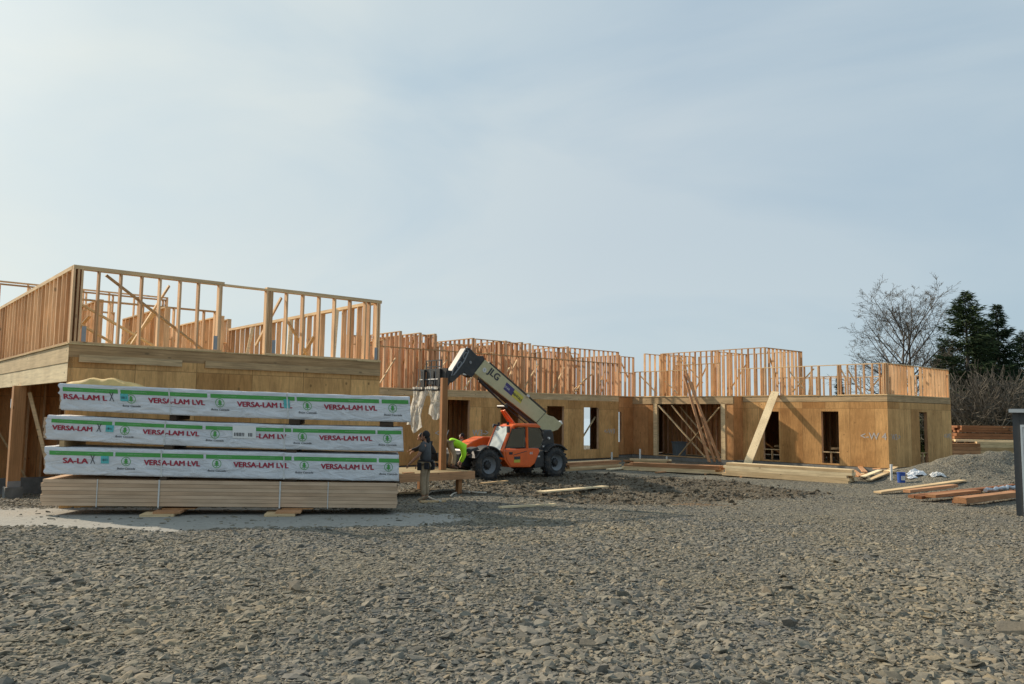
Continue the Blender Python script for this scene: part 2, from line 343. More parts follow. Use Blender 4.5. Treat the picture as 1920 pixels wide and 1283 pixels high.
def npmesh(me,V,Fc):
    k=Fc.shape[1]
    me.vertices.add(len(V)); me.vertices.foreach_set('co',V.astype(np.float32).ravel())
    me.loops.add(Fc.size); me.loops.foreach_set('vertex_index',Fc.astype(np.int32).ravel())
    me.polygons.add(len(Fc)); me.polygons.foreach_set('loop_start',np.arange(0,Fc.size,k,dtype=np.int32)); me.update(calc_edges=True)
npmesh(me,V,Fq)
me.polygons.foreach_set('use_smooth',[True]*len(me.polygons))
ca=me.color_attributes.new('masks','FLOAT_COLOR','POINT')
xx,yy=X.ravel(),Y.ravel()
clay=np.exp(-(((xx-5.0)/1.5)**2+((yy-21.2)/.7)**2))+.8*np.exp(-(((xx+3.9)/.8)**2+((yy-11.9)/.3)**2))+.4*np.exp(-(((xx-1.6)/.7)**2+((yy-9.6)/.5)**2))
pit=np.exp(-(((xx-3.4)/1.0)**2+((yy-22.3)/.7)**2))
grass=sm(25,29,xx)*sm(38.5,41,yy)
mm=np.stack([np.clip(mudmask(xx,yy)+pit,0,1),dustmask(xx,yy),np.clip(clay,0,1),np.clip(grass,0,1)],1)
ca.data.foreach_set('color',mm.astype(np.float32).ravel())
ground=bpy.data.objects.new('ground',me); COL.objects.link(ground); tag(ground,kind='structure')
m,nt,b=newmat('crushed_rock_ground'); tc=N(nt,'ShaderNodeTexCoord'); at_=N(nt,'ShaderNodeVertexColor',layer_name='masks'); sp=N(nt,'ShaderNodeSeparateColor'); nt.links.new(at_.outputs['Color'],sp.inputs[0])
v1=N(nt,'ShaderNodeTexVoronoi',inp={'Scale':20,'Randomness':1}); v2=N(nt,'ShaderNodeTexVoronoi',inp={'Scale':7.5}); v3=N(nt,'ShaderNodeTexVoronoi',inp={'Scale':46})
for v in (v1,v2,v3): nt.links.new(tc.outputs['Object'],v.inputs['Vector'])
n1=N(nt,'ShaderNodeTexNoise',inp={'Scale':.35,'Detail':8,'Roughness':.7}); nt.links.new(tc.outputs['Object'],n1.inputs['Vector'])
n2=N(nt,'ShaderNodeTexNoise',inp={'Scale':9,'Detail':8,'Roughness':.75}); nt.links.new(tc.outputs['Object'],n2.inputs['Vector'])
s1=N(nt,'ShaderNodeSeparateColor'); nt.links.new(v1.outputs['Color'],s1.inputs[0]); s2=N(nt,'ShaderNodeSeparateColor'); nt.links.new(v2.outputs['Color'],s2.inputs[0])
g1=ramp(nt,s1.outputs[0],[(0,(.12,.116,.10)),(.5,(.215,.205,.172)),(1,(.33,.31,.25))])
g2=ramp(nt,s2.outputs[0],[(0,(.14,.135,.12)),(1,(.27,.255,.205))])
gr=mix(nt,.35,g1.outputs[0],g2.outputs[0])
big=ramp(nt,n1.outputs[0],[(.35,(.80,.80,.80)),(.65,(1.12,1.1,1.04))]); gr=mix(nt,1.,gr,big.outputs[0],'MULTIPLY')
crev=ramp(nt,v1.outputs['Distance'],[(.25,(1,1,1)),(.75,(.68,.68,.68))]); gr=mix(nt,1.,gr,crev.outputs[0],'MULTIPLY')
mud=ramp(nt,n2.outputs[0],[(.32,(.045,.036,.025)),(.5,(.11,.088,.06)),(.68,(.21,.18,.13))])
dust=ramp(nt,n2.outputs[0],[(.3,(.25,.242,.22)),(.6,(.36,.35,.315))])
cly=ramp(nt,n2.outputs[0],[(.3,(.13,.075,.035)),(.6,(.23,.15,.08))])
gs=ramp(nt,n2.outputs[0],[(.3,(.03,.06,.012)),(.6,(.09,.13,.03))])
def msk(o,lo=.35,hi=.65,amt=.35):
    t=math_(nt,'ADD',o,math_(nt,'MULTIPLY',math_(nt,'SUBTRACT',n2.outputs[0],.5),amt)); return ramp(nt,t,[(lo,0.),(hi,1.)]).outputs[0]
mk=math_(nt,'MULTIPLY',msk(sp.outputs[0],.35,.7,1.4),.8)
c=mix(nt,mk,gr,mud.outputs[0]); dk=msk(sp.outputs[1]); c=mix(nt,math_(nt,'MULTIPLY',dk,.9),c,dust.outputs[0]); c=mix(nt,math_(nt,'MULTIPLY',msk(sp.outputs[2],.2,.8,1.4),.8),c,cly.outputs[0])
c=mix(nt,msk(at_.outputs['Alpha']),c,gs.outputs[0])
nt.links.new(c,b.inputs['Base Color']); b.inputs['Roughness'].default_value=.95; b.inputs['Specular IOR Level'].default_value=.15
hgt=math_(nt,'ADD',math_(nt,'MULTIPLY',v1.outputs['Distance'],-.55),math_(nt,'ADD',math_(nt,'MULTIPLY',v2.outputs['Distance'],-.6),math_(nt,'MULTIPLY',n2.outputs[0],.6)))
hgt=math_(nt,'MULTIPLY',hgt,math_(nt,'SUBTRACT',1.,math_(nt,'MULTIPLY',dk,.85)))
bp=N(nt,'ShaderNodeBump',inp={'Strength':1.,'Distance':.06}); nt.links.new(hgt,bp.inputs['Height']); nt.links.new(bp.outputs[0],b.inputs['Normal'])
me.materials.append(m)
# river at the foot of the hill
m,nt,b=newmat('river_water'); b.inputs['Base Color'].default_value=(.42,.52,.60,1); b.inputs['Roughness'].default_value=.25
tc=N(nt,'ShaderNodeTexCoord'); nz=N(nt,'ShaderNodeTexNoise',inp={'Scale':.05,'Detail':6}); nt.links.new(tc.outputs['Object'],nz.inputs['Vector']); bp=N(nt,'ShaderNodeBump',inp={'Strength':.2,'Distance':.5}); nt.links.new(nz.outputs[0],bp.inputs['Height']); nt.links.new(bp.outputs[0],b.inputs['Normal'])
o=MB(); o.add([(-7000,190,-40),(4000,190,-40),(9000,9000,-40),(-9000,9000,-40)],[(0,1,2,3)]); o=o.build('water',m); tag(o,kind='structure')
# ---- crushed stone lying on the ground
def stone_proto(rng,n=10):
    bm=bmesh.new(); pts=rng.normal(size=(n,3)); pts/=np.linalg.norm(pts,axis=1)[:,None]; pts*=rng.uniform(.8,1.1,(n,1))
    for p in pts: bm.verts.new(p)
    r=bmesh.ops.convex_hull(bm,input=bm.verts); 
    bmesh.ops.delete(bm,geom=[v for v in bm.verts if not v.link_faces],context='VERTS')
    bmesh.ops.triangulate(bm,faces=bm.faces); bm.verts.index_update()
    v=np.array([tuple(q.co) for q in bm.verts]); f=np.array([[q.index for q in fc.verts] for fc in bm.faces]); bm.free(); return v,f
PROT=[stone_proto(RNG,RNG.integers(13,20)) for _ in range(14)]
def scatter(name,mat,x,y,size,flat=.40,lift=.12,parent=None,zfun=height,tilt=.22):
    n=len(x); z=zfun(x,y); Vs=[];Fs=[];base=0
    which=RNG.integers(0,len(PROT),n)
    for k,(pv,pf) in enumerate(PROT):
        idx=np.where(which==k)[0]
        if not len(idx): continue
        s=size[idx]; sx_=s*RNG.uniform(.85,1.55,len(idx)); sy_=s*RNG.uniform(.5,1.05,len(idx)); sz_=s*RNG.uniform(.6,1.3,len(idx))*flat
        P=pv[None]*np.stack([sx_,sy_,sz_],1)[:,None,:]
        tx=RNG.normal(0,tilt,len(idx)); ty=RNG.normal(0,tilt,len(idx)); a=RNG.uniform(0,2*PI,len(idx))
        ca_,sa_=np.cos(tx)[:,None],np.sin(tx)[:,None]; P=np.stack([P[...,0],P[...,1]*ca_-P[...,2]*sa_,P[...,1]*sa_+P[...,2]*ca_],-1)
        ca_,sa_=np.cos(ty)[:,None],np.sin(ty)[:,None]; P=np.stack([P[...,0]*ca_+P[...,2]*sa_,P[...,1],-P[...,0]*sa_+P[...,2]*ca_],-1)
        ca_,sa_=np.cos(a)[:,None],np.sin(a)[:,None]; P=np.stack([P[...,0]*ca_-P[...,1]*sa_,P[...,0]*sa_+P[...,1]*ca_,P[...,2]],-1)
        P+=np.stack([x[idx],y[idx],z[idx]+sz_*lift],1)[:,None,:]
        Vs.append(P.reshape(-1,3)); Fs.append((pf[None]+(np.arange(len(idx))*len(pv))[:,None,None]+base).reshape(-1,3)); base+=len(idx)*len(pv)
    me=bpy.data.meshes.new(name); npmesh(me,np.concatenate(Vs),np.concatenate(Fs)); me.polygons.foreach_set('use_smooth',[False]*len(me.polygons)); me.materials.append(mat)
    o=bpy.data.objects.new(name,me); COL.objects.link(o); return o
def stonemat(name,cols,tanmix=.5):
    m,nt,b=newmat(name); g=N(nt,'ShaderNodeNewGeometry'); tc=N(nt,'ShaderNodeTexCoord')
    r=ramp(nt,g.outputs['Random Per Island'],[(i/(len(cols)-1),c) for i,c in enumerate(cols)])
    nz=N(nt,'ShaderNodeTexNoise',inp={'Scale':.45,'Detail':6,'Roughness':.7}); nt.links.new(tc.outputs['Object'],nz.inputs['Vector'])
    bigr=ramp(nt,nz.outputs[0],[(.35,(.84,.86,.90)),(.65,(1.10,1.03,.90))]); c=mix(nt,1.,r.outputs[0],bigr.outputs[0],'MULTIPLY')
    n2=N(nt,'ShaderNodeTexNoise',inp={'Scale':40,'Detail':5,'Roughness':.7}); nt.links.new(tc.outputs['Object'],n2.inputs['Vector'])
    r2=ramp(nt,n2.outputs[0],[(.3,(.72,.72,.72)),(.7,(1.1,1.1,1.1))]); c=mix(nt,1.,c,r2.outputs[0],'MULTIPLY')
    nt.links.new(c,b.inputs['Base Color']); b.inputs['Roughness'].default_value=.9; b.inputs['Specular IOR Level'].default_value=.2
    bp=N(nt,'ShaderNodeBump',inp={'Strength':.5,'Distance':.006}); nt.links.new(n2.outputs[0],bp.inputs['Height']); nt.links.new(bp.outputs[0],b.inputs['Normal']); return m
MS=stonemat('crushed_stone',[(.135,.130,.112),(.205,.195,.165),(.25,.235,.19),(.17,.165,.148),(.30,.275,.22),(.19,.183,.162),(.27,.23,.165),(.215,.205,.178),(.15,.145,.13)])
def sample(n,y0,y1,k=.70,dens=None):
    # uniform over the trapezoid the ground shows between two distances
    u=RNG.random(n); y=np.sqrt(y0*y0+u*(y1*y1-y0*y0)); x=(RNG.random(n)*2-1)*(k*y+.6); return x,y
Xs=[];Ys=[];Ss=[]
for n,y0,y1,s0,sg,mn,mx in ((95000,3.6,8,.0150,.55,.006,.07),(105000,8,16,.0175,.48,.010,.060),(80000,16,33,.028,.40,.018,.065)):
    x,y=sample(n,y0,y1); s=np.clip(s0*np.exp(RNG.normal(0,sg,n)),mn,mx)
    patch=vnoise(x,y,.35,12)+vnoise(x,y,1.1,13)*.6
    s=s*(1+.6*patch-.16*np.clip(x/5,-1.2,1.2)); s=np.clip(s,mn*.8,mx)
    keep=(RNG.random(n)>dustmask(x,y)*.985)&(RNG.random(n)>mudmask(x,y)*.75)
    Xs.append(x[keep]);Ys.append(y[keep]);Ss.append(s[keep])
o=scatter('gravel',MS,np.concatenate(Xs),np.concatenate(Ys),np.concatenate(Ss)); tag(o,'grey and tan crushed rock covering the building site ground','gravel',kind='stuff')
# clods of mud round the machine
n=9000; x=RNG.uniform(-4,12,n); y=RNG.uniform(21,37,n); k=RNG.random(n)<mudmask(x,y); x,y=x[k],y[k]
MM=stonemat('mud_clods',[(.06,.048,.034),(.13,.108,.078),(.09,.072,.05),(.19,.165,.125),(.08,.066,.048)])
o=scatter('mud_clods',MM,x,y,np.clip(.034*np.exp(RNG.normal(0,.5,len(x))),.015,.10),flat=.8,lift=.1); tag(o,'dark brown churned mud clods around the machine','mud',kind='stuff')
# larger rocks one can tell apart
MR=stonemat('rock',[(.20,.17,.13),(.23,.21,.17),(.17,.165,.15)])
ROCKS=[(553,1112,.085,'rounded brown rock on the gravel in the left foreground','a'),(1895,1180,.10,'large flat brown rock by the right edge of the gravel','b'),(1440,1118,.06,'dark grey rock in the gravel right of centre','c'),(1010,1135,.05,'small pale rock in the gravel near the centre','d'),(1010+90,1215,.06,'angular grey rock in the centre foreground gravel','e'),(1480,1175,.055,'buff pointed rock in the right foreground gravel','f')]
for (px,py,s,lab,_) in ROCKS:
    p=atz(px,py,.74); 
    o=scatter('rock',MR,np.array([p.x]),np.array([p.y]),np.array([s]),flat=.8,lift=.5,tilt=.1); 
    c=Vector((p.x,p.y,gz(p.x,p.y))); o.data.transform(Matrix.Translation(-c)); o.location=c; tag(o,lab,'rock')
# ------------------------------------------------------------------ framed wings
_cache={}
def boxmesh(name,w_,d_,h_,mat,axis='z'):
    k=(name,round(w_,3),round(d_,3),round(h_,3),mat)
    if k not in _cache:
        me=MB().box(-w_/2,w_/2,0,d_,0,h_).mesh(name); me.materials.append(MT[mat]); _cache[k]=me
    return _cache[k]
class Wing:
    def __init__(s,loc,label,cat,name='framed_building',mat='stud'):
        s.root=empty(name,loc,0,label,cat); s.loc=Vector(loc); s.n=0; s.extra=MB(); s.mat=mat
    def rel(s,p): return Vector(p)-s.loc
    def wallobj(s,mb,name,P,ang,mat,z=None,bevel=0):
        p=s.rel(P); 
        if z is not None: p.z=z-s.loc.z
        return mb.build(name,MT[mat],s.root,p,ang,bevel=bevel)
    def sheath(s,P,ang,L,z0,z1,ops=(),mat='ply',x0=0,th=.016,name='sheathing_wall'):
        """board-clad wall with openings (a,b,lo,hi) along its local x"""
        mb=MB(); ops=sorted(ops); x=x0
        for a,b_,lo,hi in ops:
            if a>x: mb.box(x,a,0,th,0,z1-z0)
            if lo>z0: mb.box(a,b_,0,th,0,lo-z0)
            if hi<z1: mb.box(a,b_,0,th,hi-z0,z1-z0)
            x=b_
        mb.box(x,L,0,th,0,z1-z0)
        o=s.wallobj(mb,name,P,ang,mat,z0)
        # rough-opening studs, header and sill behind the sheathing
        for a,b_,lo,hi in ops:
            t=MB(); y0=th+.002; y1=y0+.14
            t.box(a-.03,a+.012,y0,y1,lo-z0,hi-z0); t.box(b_-.012,b_+.03,y0,y1,lo-z0,hi-z0); t.box(a-.03,b_+.03,y0,y1,hi-z0,hi-z0+.04)
            if lo-z0>.04: t.box(a-.03,b_+.03,y0,y1,lo-z0-.04,lo-z0)
            q=t.build('opening_frame',MT['studred'],o)
        return o
    def studwall(s,P,ang,L,z0,z1,pos=None,sp=.406,mat=None,d=.14,plates='both',braces=(),top=1,doubles=(),gap=()):
        """framed wall: plates are the wall's own mesh, each stud and brace a child"""
        mat=mat or s.mat; mb=MB(); bp_=MB(); H=z1-z0
        pts=list(pos) if pos is not None else [i*sp+.02 for i in range(int((L-.04)/sp)+1)]+[L-.02]
        if plates in('both','bottom'):
            segs=[(0,L)]
            for g in gap:
                a,b_=segs.pop(); segs+= [(a,g[0]),(g[1],b_)]
            for a,b_ in segs: bp_.box(a,b_,0,d,0,.038)
        hb=.038 if plates in('both','bottom') else 0
        tt=.038*top if plates in('both','top') else 0
        if tt: mb.box(0,L,0,d,H-tt,H)
        o=s.wallobj(mb,'stud_wall',P,ang,'plate',z0)
        if bp_.v:
            for k in range(len(bp_.v)//8):
                t=MB(); t.add(bp_.v[k*8:k*8+8],[(3,2,1,0),(4,5,6,7),(0,1,5,4),(1,2,6,5),(2,3,7,6),(3,0,4,7)]); t.build('bottom_plate',MT['plate'],o)
        me=boxmesh('stud',.038,d-.004,H-hb-tt-.002,mat)
        for x in pts:
            if any(g[0]+.03<x<g[1]-.03 for g in gap): continue
            for k in range(2 if x in doubles else 1):
                xx=x+k*.04+random.uniform(-.006,.006)
                if s.n<98:
                    q=bpy.data.objects.new('stud',me); COL.objects.link(q); q.parent=o; q.location=(xx,.002,hb+.001); s.n+=1
                else:
                    c,sn=math.cos(ang),math.sin(ang); p=s.rel(P); h=H-hb-tt-.002; zz=z0-s.loc.z+hb+.001
                    vs=[]
                    for Z_ in (zz,zz+h):
                        for lx,ly in ((xx-.019,.002),(xx+.019,.002),(xx+.019,d-.002),(xx-.019,d-.002)): vs.append((p.x+lx*c-ly*sn,p.y+lx*sn+ly*c,Z_))
                    s.extra.add(vs,[(3,2,1,0),(4,5,6,7),(0,1,5,4),(1,2,6,5),(2,3,7,6),(3,0,4,7)])
        for (a,b_) in braces:
            MB().beam(a,b_,.038,.09,(0,1,0)).build('brace',MT['board'],o)
        return o
    def finish(s):
        if s.extra.v: tag(s.extra.build('stud',MT[s.mat],s.root),kind='stuff')
    def floor(s,corners,z,th=.02,name='subfloor',mat='deck'):
        pts=[s.rel(Vector(c)) for c in corners]; n=len(pts); z=z-s.loc.z
        mb=MB(); mb.add([(p.x,p.y,z-th) for p in pts]+[(p.x,p.y,z) for p in pts],[tuple(reversed(range(n))),tuple(range(n,2*n))]+[(i,(i+1)%n,(i+1)%n+n,i+n) for i in range(n)])
        return mb.build(name,MT[mat],s.root)
    def spray(s,wall,text,x,z,size,rz=0,y=-.006,flip=False):
        me=textmesh(text,size,bold=.015); o=bpy.data.objects.new('spray_mark',me); me.materials.append(MT['spray']); COL.objects.link(o); o.parent=wall
        o.rotation_euler=(PI/2,0,PI if flip else 0); o.location=(x,y,z); return o
def textmesh(txt,size,bold=0.0,scalex=1,align='LEFT',extr=.0,shear=0):
    cu=bpy.data.curves.new('t','FONT'); cu.body=txt; cu.size=size; cu.align_x=align; cu.shear=shear; cu.resolution_u=3
    o=bpy.data.objects.new('t',cu); COL.objects.link(o); bpy.context.view_layer.update()
    me=bpy.data.meshes.new_from_object(o.evaluated_get(bpy.context.evaluated_depsgraph_get())); bpy.data.objects.remove(o); bpy.data.curves.remove(cu)
    if bold>0:   # heavier strokes: shifted copies, each a hair prouder than the last
        bm=bmesh.new(); bm.from_mesh(me); src=list(bm.verts)+list(bm.edges)+list(bm.faces); d=bold*size
        for i,(dx,dy) in enumerate(((d,0),(-d,0),(0,d*.6),(0,-d*.6))):
            r=bmesh.ops.duplicate(bm,geom=src); bmesh.ops.translate(bm,verts=[v for v in r['geom'] if isinstance(v,bmesh.types.BMVert)],vec=(dx,dy,.0006*(i+1)))
        bm.to_mesh(me); bm.free()
    if scalex!=1: me.transform(Matrix.Diagonal((scalex,1,1,1)))
    return me
# === left wing : front (U direction) and open side (W direction)
PL=Vector((-8.533,15.3,0)); SL=3.56
LW=Wing((PL.x,PL.y,.45),'near timber wing at left with open ground floor side and knee walls on top','building')
f=LW.sheath(PL,AU,6.92,.35,SL-.27,mat='ply',x0=.0)
# corner studs and sill behind the front sheathing
LW.wallobj(MB().box(0,6.9,0,.14,0,.04),'sill_plate',PL+Wd*.02,AU,'plate',.36)
rb=LW.wallobj(MB().box(0,6.92,0,.04,0,.25),'rim_board',PL-Wd*.004,AU,'rim',SL-.27)
lb=LW.wallobj(MB().box(.18,2.12,-.04,0,0,.14).box(2.6,6.9,-.04,0,-.0,.15),'ledger_board',PL-Wd*.005,AU,'rim',SL-.36)
L2=14.
LW.floor([PL-Wd*.02-U*.03,PL-Wd*.02+U*6.94,PL+Wd*L2+U*6.94,PL+Wd*L2-U*.03],SL,.022)
# side: two bright header beams over the open side
sd=LW.wallobj(MB().box(0,L2,0,.09,0,.34),'header_beam',PL+U*.088,AW,'beam',SL-.37)
sd2=LW.wallobj(MB().box(.0,L2,-.0,.09,0,.36),'header_beam',PL+U*.100,AW,'beam',SL-.735)
LW.wallobj(MB().box(0,.10,-.14,0,0,2.45),'corner_post',PL+U*.02+Wd*.03,AW+0,'beam',.36)
# wooden post and its pier
pp=PL+Wd*4.85+U*.0; pz=gz(pp.x,pp.y)
po=LW.wallobj(MB().box(-.0,.26,-.13,.13,0,SL-.735-(pz+.27)),'post',pp,AW,'post',pz+.27,bevel=.004)
MB().box(-.05,.31,-.18,.18,-.5,-.0).build('pier',MT['conc'],po)
MB().box(-.004,.02,-.135,.135,0,.14).build('post_base',MT['steel'],po)
# knee walls
def kw(W_,P,ang,L,z0,h,**k): return W_.studwall(P,ang,L,z0,z0+h,**k)
KH=1.53
fr=kw(LW,PL+Wd*.0,AU,2.95,SL,KH,pos=[.02,.10,.16,.47,.87,1.27,1.63,2.03,2.42,2.86,2.90],top=2,braces=[((.62,.19,1.42),(2.6,.19,.05)),((1.86,.22,1.35),(1.35,.9,.1))])
fr2=kw(LW,PL+U*3.92,AU,3.0,SL,KH,pos=[.02,.06,.10,.14,.50,.90,1.31,1.72,2.14,2.55,2.68,2.88,2.95],top=2,braces=[((.42,.17,1.35),(.10,.75,.25)),((.7,.4,.85),(1.25,.4,.05))])
LW.wallobj(MB().box(0,.98,0,.14,0,.038),'door_header',PL+U*2.945,AU,'plate',SL+KH-.076)
side=kw(LW,PL+Wd*.15+U*.135,AW,L2,SL,KH,mat='stud',top=2,doubles=(1.238,),plates='both')
# receding wall on the right edge of this wing, with leaning braces and a gap
r1=kw(LW,PL+U*6.93+Wd*.16,AW,9.6,SL,KH,top=2,gap=[(2.0,2.8)],braces=[((1.8,.2,1.45),(.6,.9,.05)),((4.6,.2,1.4),(3.2,.9,.05)),((7.4,.2,1.4),(6.2,.9,.05)),((2.9,.3,.8),(3.4,.5,.05))])
r2_=kw(LW,PL+U*6.93+Wd*9.9,AW,4,SL,KH+.35,top=1)
# inner and far walls seen through the knee walls
kw(LW,PL+U*.3+Wd*5.2,AU,4.4,SL,KH,top=1,sp=.81)
kw(LW,PL+U*.2+Wd*8.6,AU,2.7,SL,KH+.1,top=1,sp=.9)
kw(LW,PL+U*3.2+Wd*4.4,AW,4.,SL,KH-.1,top=1,braces=[((.4,.2,1.35),(1.8,.9,.05))])
kw(LW,PL+U*2.2+Wd*7.0,AW,5.,SL,KH+.25,top=1,braces=[((.6,.2,1.35),(2.0,.9,.05)),((3.,.2,1.35),(3.8,.9,.05))])
kw(LW,PL+U*3.9+Wd*10,AU,3.,SL,KH-.45,top=1)
kw(LW,PL+U*5.3+Wd*6.2,AW,5.5,SL,KH-.0,top=1)
for (px,py,L,ang) in ((0,531,5,AU),(-60,520,6,AU)):
    p=at(px,py,24.5); kw(LW,Vector((p.x,p.y,0)),ang,L,SL,p.z-SL,top=1,sp=.81)
# loose braces crossing at the left end, seen through the front studs
lo=MB().beam((0,0,1.25),(2.1,0,.15),.04,.12,(0,1,0)).build('brace',MT['board'],LW.root,LW.rel(PL+U*.2+Wd*2.2)+Vector((0,0,SL)),AU)
lo=MB().beam((0,0,.9),(1.2,0,.25),.04,.12,(0,1,0)).build('brace',MT['board'],LW.root,LW.rel(PL+U*.2+Wd*2.6)+Vector((0,0,SL)),AU)
# three blue-grey door hold-down straps
for sx_ in (.24,2.80,4.12,6.78): 
    LW.wallobj(MB().box(-.04,.04,-.012,-.002,0,.3),'steel_strap',PL-Wd*.001+U*sx_,AU,'steel',SL+.04)
# inside of the ground floor
g0=LW.studwall(PL+Wd*3.0+U*2.4,AW,9,.30,SL-.4,mat='stud',top=1)
LW.sheath(PL+Wd*3.0+U*2.56,AW,9,.30,SL-.4,mat='plyred')
g1=LW.studwall(PL+Wd*9.6-U*3.5,AU,8.5,-.1,SL-.4,mat='stud',top=1,braces=[((3.2,-.2,2.7),(4.6,-.3,.2)),((1.,-.2,2.7),(2.2,-.3,.2))])
def hitL(px,py,off):
    d=ray(px,py); o_=PL+Wd*off; t=Vector((o_.x,o_.y,0)).dot(Wd)/d.dot(Wd); q=d*t; return (q-o_).dot(U),q.z+CZ
(ua,zb_),(ub,zt_)=hitL(19,765,9.8),hitL(33,738,9.8)
LW.sheath(PL+Wd*9.8-U*3.5,AU,8.5,-.1,SL-.4,ops=[(ua+3.5,ub+3.5,zb_,zt_)],mat='plyred')
LW.wallobj(MB().box(-4.5,7,0,.2,-.8,.45),'foundation',PL+Wd*8.8,AU,'conc',-.1)
LW.wallobj(MB().box(0,9,0,.2,-.6,.05),'foundation',PL+Wd*.2+U*6.7,AW,'conc',.36)
LW.sheath(PL+U*6.92+Wd*.2,AW,L2-.2,.35,SL-.3,mat='plyred')
LW.sheath(PL+Wd*L2,AU,6.9,.0,SL-.02,ops=[(1,2,.6,2.6)],mat='plyred')
LW.finish()
LEAN=True
# === right wing (front along W, side along U)
PR=Vector((17.43,37,0)); SR=3.4; 
RW=Wing((PR.x,PR.y,0),'right timber wing with tan plywood walls and a corner towards the gravel','building')
RL=15.44
# along W the local x runs left in the picture; front side of the wall is its local +y -> build with y<0
PJ=.85; PRp=PR-U*PJ
def WQ(px):
    d=ray(px,800); t=PRp.dot(U)/d.dot(U); return (d*t-PRp).dot(Wd)
WI,WA,WB=WQ(1187),WQ(1229),WQ(1356); WE=7.72
def Rfront(a,b_,z0,z1,ops=(),mat='plyr'):
    # wall from w=a to w=b_, outer face on the plane; local x from far-left end towards the corner so local y points inside
    return RW.sheath(PR+Wd*b_,AW+PI,b_-a,z0,z1,ops=[(b_-o[1],b_-o[0],o[2],o[3]) for o in ops],mat=mat)
# local frame of AW+PI: x=-Wd, y = -(rot of Wd) -> check that y points to +U (inside)
fr_=Rfront(0,WE,.02,SR-.32,ops=[(2.37,3.27,.1,2.62),(5.58,6.5,.1,2.60)])
fr2_=RW.sheath(PRp+Wd*WI,AW+PI,WI-WA,.02,SR-.40,mat='plyred')
RW.sheath(PRp+Wd*(WB),AW+PI,WB-WE-.02,.02,SR-.40,mat='plyred')
RW.sheath(PRp+Wd*WE+U*.0,AU,PJ+.045,.02,SR-.026,mat='plyred')
rim=RW.wallobj(MB().box(0,WE-.02,0,.04,0,.28),'rim_board',PR+Wd*(WE-.02)+U*(-.004),AW+PI,'rim',SR-.30)
rim2=RW.wallobj(MB().box(0,WI-WE,-.03,.1,0,.38),'garage_header',PRp+Wd*WI,AW+PI,'rim',SR-.42)
ex=RW.sheath(PR+U*.016,AU,7.25,.02,SR-.32,ops=[(3.4,4.3,.1,2.64)],mat='ply')
RW.wallobj(MB().box(.01,7.25,0,.04,0,.28),'rim_board',PR-Wd*.004,AU,'rim',SR-.30)
RW.floor([PR-U*.03-Wd*.03,PR+U*7.3-Wd*.03,PR+U*7.3+Wd*RL,PR-U*.03+Wd*RL],SR,.022)
RW.floor([PRp-U*.05+Wd*(WE-.03),PR-U*.02+Wd*(WE-.03),PR-U*.02+Wd*RL,PRp-U*.05+Wd*RL],SR-.003,.022)
RW.floor([PRp-U*.1+Wd*(WE-.1),PR-U*.09+Wd*(WE-.1),PR-U*.09+Wd*RL,PRp-U*.1+Wd*RL],-.004,.5,name='foundation',mat='conc')
RW.floor([PR-U*.1-Wd*.1,PR+U*7.3-Wd*.1,PR+U*7.3+Wd*RL,PR-U*.1+Wd*RL],.0,.5,name='foundation',mat='conc')
RW.sheath(PR+U*7.3,AW,RL,.02,SR-.05,ops=[(1.2,2.1,.3,2.6),(5.2,6.0,.3,2.6)],mat='plyred')
RW.sheath(PR+Wd*RL+U*.06,AU,7.2,.02,SR-.05,mat='plyred')
# garage posts and framing inside
for w_ in (WA,WB): RW.wallobj(MB().box(-.13,.13,-.03,.12,0,3.0),'post',PRp+Wd*w_,AW+PI,'board',.02)
RW.studwall(PR+Wd*14.2+U*1.3,AW+PI,5.8,.03,SR-.1,mat='studred',top=1,sp=.35)
RW.sheath(PR+Wd*14.2+U*1.46,AW+PI,5.8,.03,SR-.1,mat='plyred')
RW.wallobj(MB().box(-(WA-WB)+.15,-.15,-.02,.1,0,.06),'sill_plate',PRp+Wd*WB,AW+PI,'plate',.02)
def rbrace(w0,z0,w1,z1,u0,u1,wd=.12,mat='board',th=.04):
    a=Vector((-w0,u0-PJ,z0)); b_=Vector((-w1,u1-PJ,z1))
    return MB().beam(a,b_,th,wd,(0,1,0)).build('brace',MT[mat],RW.root,RW.rel(PR),AW+PI)
rbrace(WA-.3,2.9,WQ(1324),.08,-.08,-.08); rbrace(WQ(1262),2.9,WQ(1343),.08,-.12,-.12,.1); rbrace(WB+.1,2.8,WQ(1276),.1,-.17,-.17,.11,'boardlt'); rbrace(11.9,2.85,9.2,.05,.9,1.2,.09)
# window sill boards
for (a,b_) in ((2.37,3.27),(5.58,6.5)):
    t=MB().box(b_*-1,-a,.02,.16,0,.04).box(-(a+b_)/2-.02,-(a+b_)/2+.02,.02,.15,-.5,-.001).build('sill',MT['plate'],RW.root,RW.rel(PR)+Vector((0,0,.62)),AW+PI)
t=MB().box(3.4,4.3,.03,.16,0,.04).box(3.85,3.89,.03,.15,-.5,-.001).build('sill',MT['plate'],RW.root,RW.rel(PR)+Vector((0,0,.62)),AU)
# interior partitions giving something to see through the openings
RW.studwall(PR+Wd*4.6+U*.4,AU,6,.03,SR-.3,mat='post',top=1)
RW.studwall(PR+Wd*1.2+U*2.4,AW,5.5,.03,SR-.3,mat='post',top=1,gap=[(1.0,2.4)])
for q in (3.0,6.1): MB().beam((-q,.4,.8),(-q+1.0,1.9,.05+.8),.04,.1,(0,0,1)).build('brace',MT['board'],RW.root,RW.rel(PR),AW+PI)
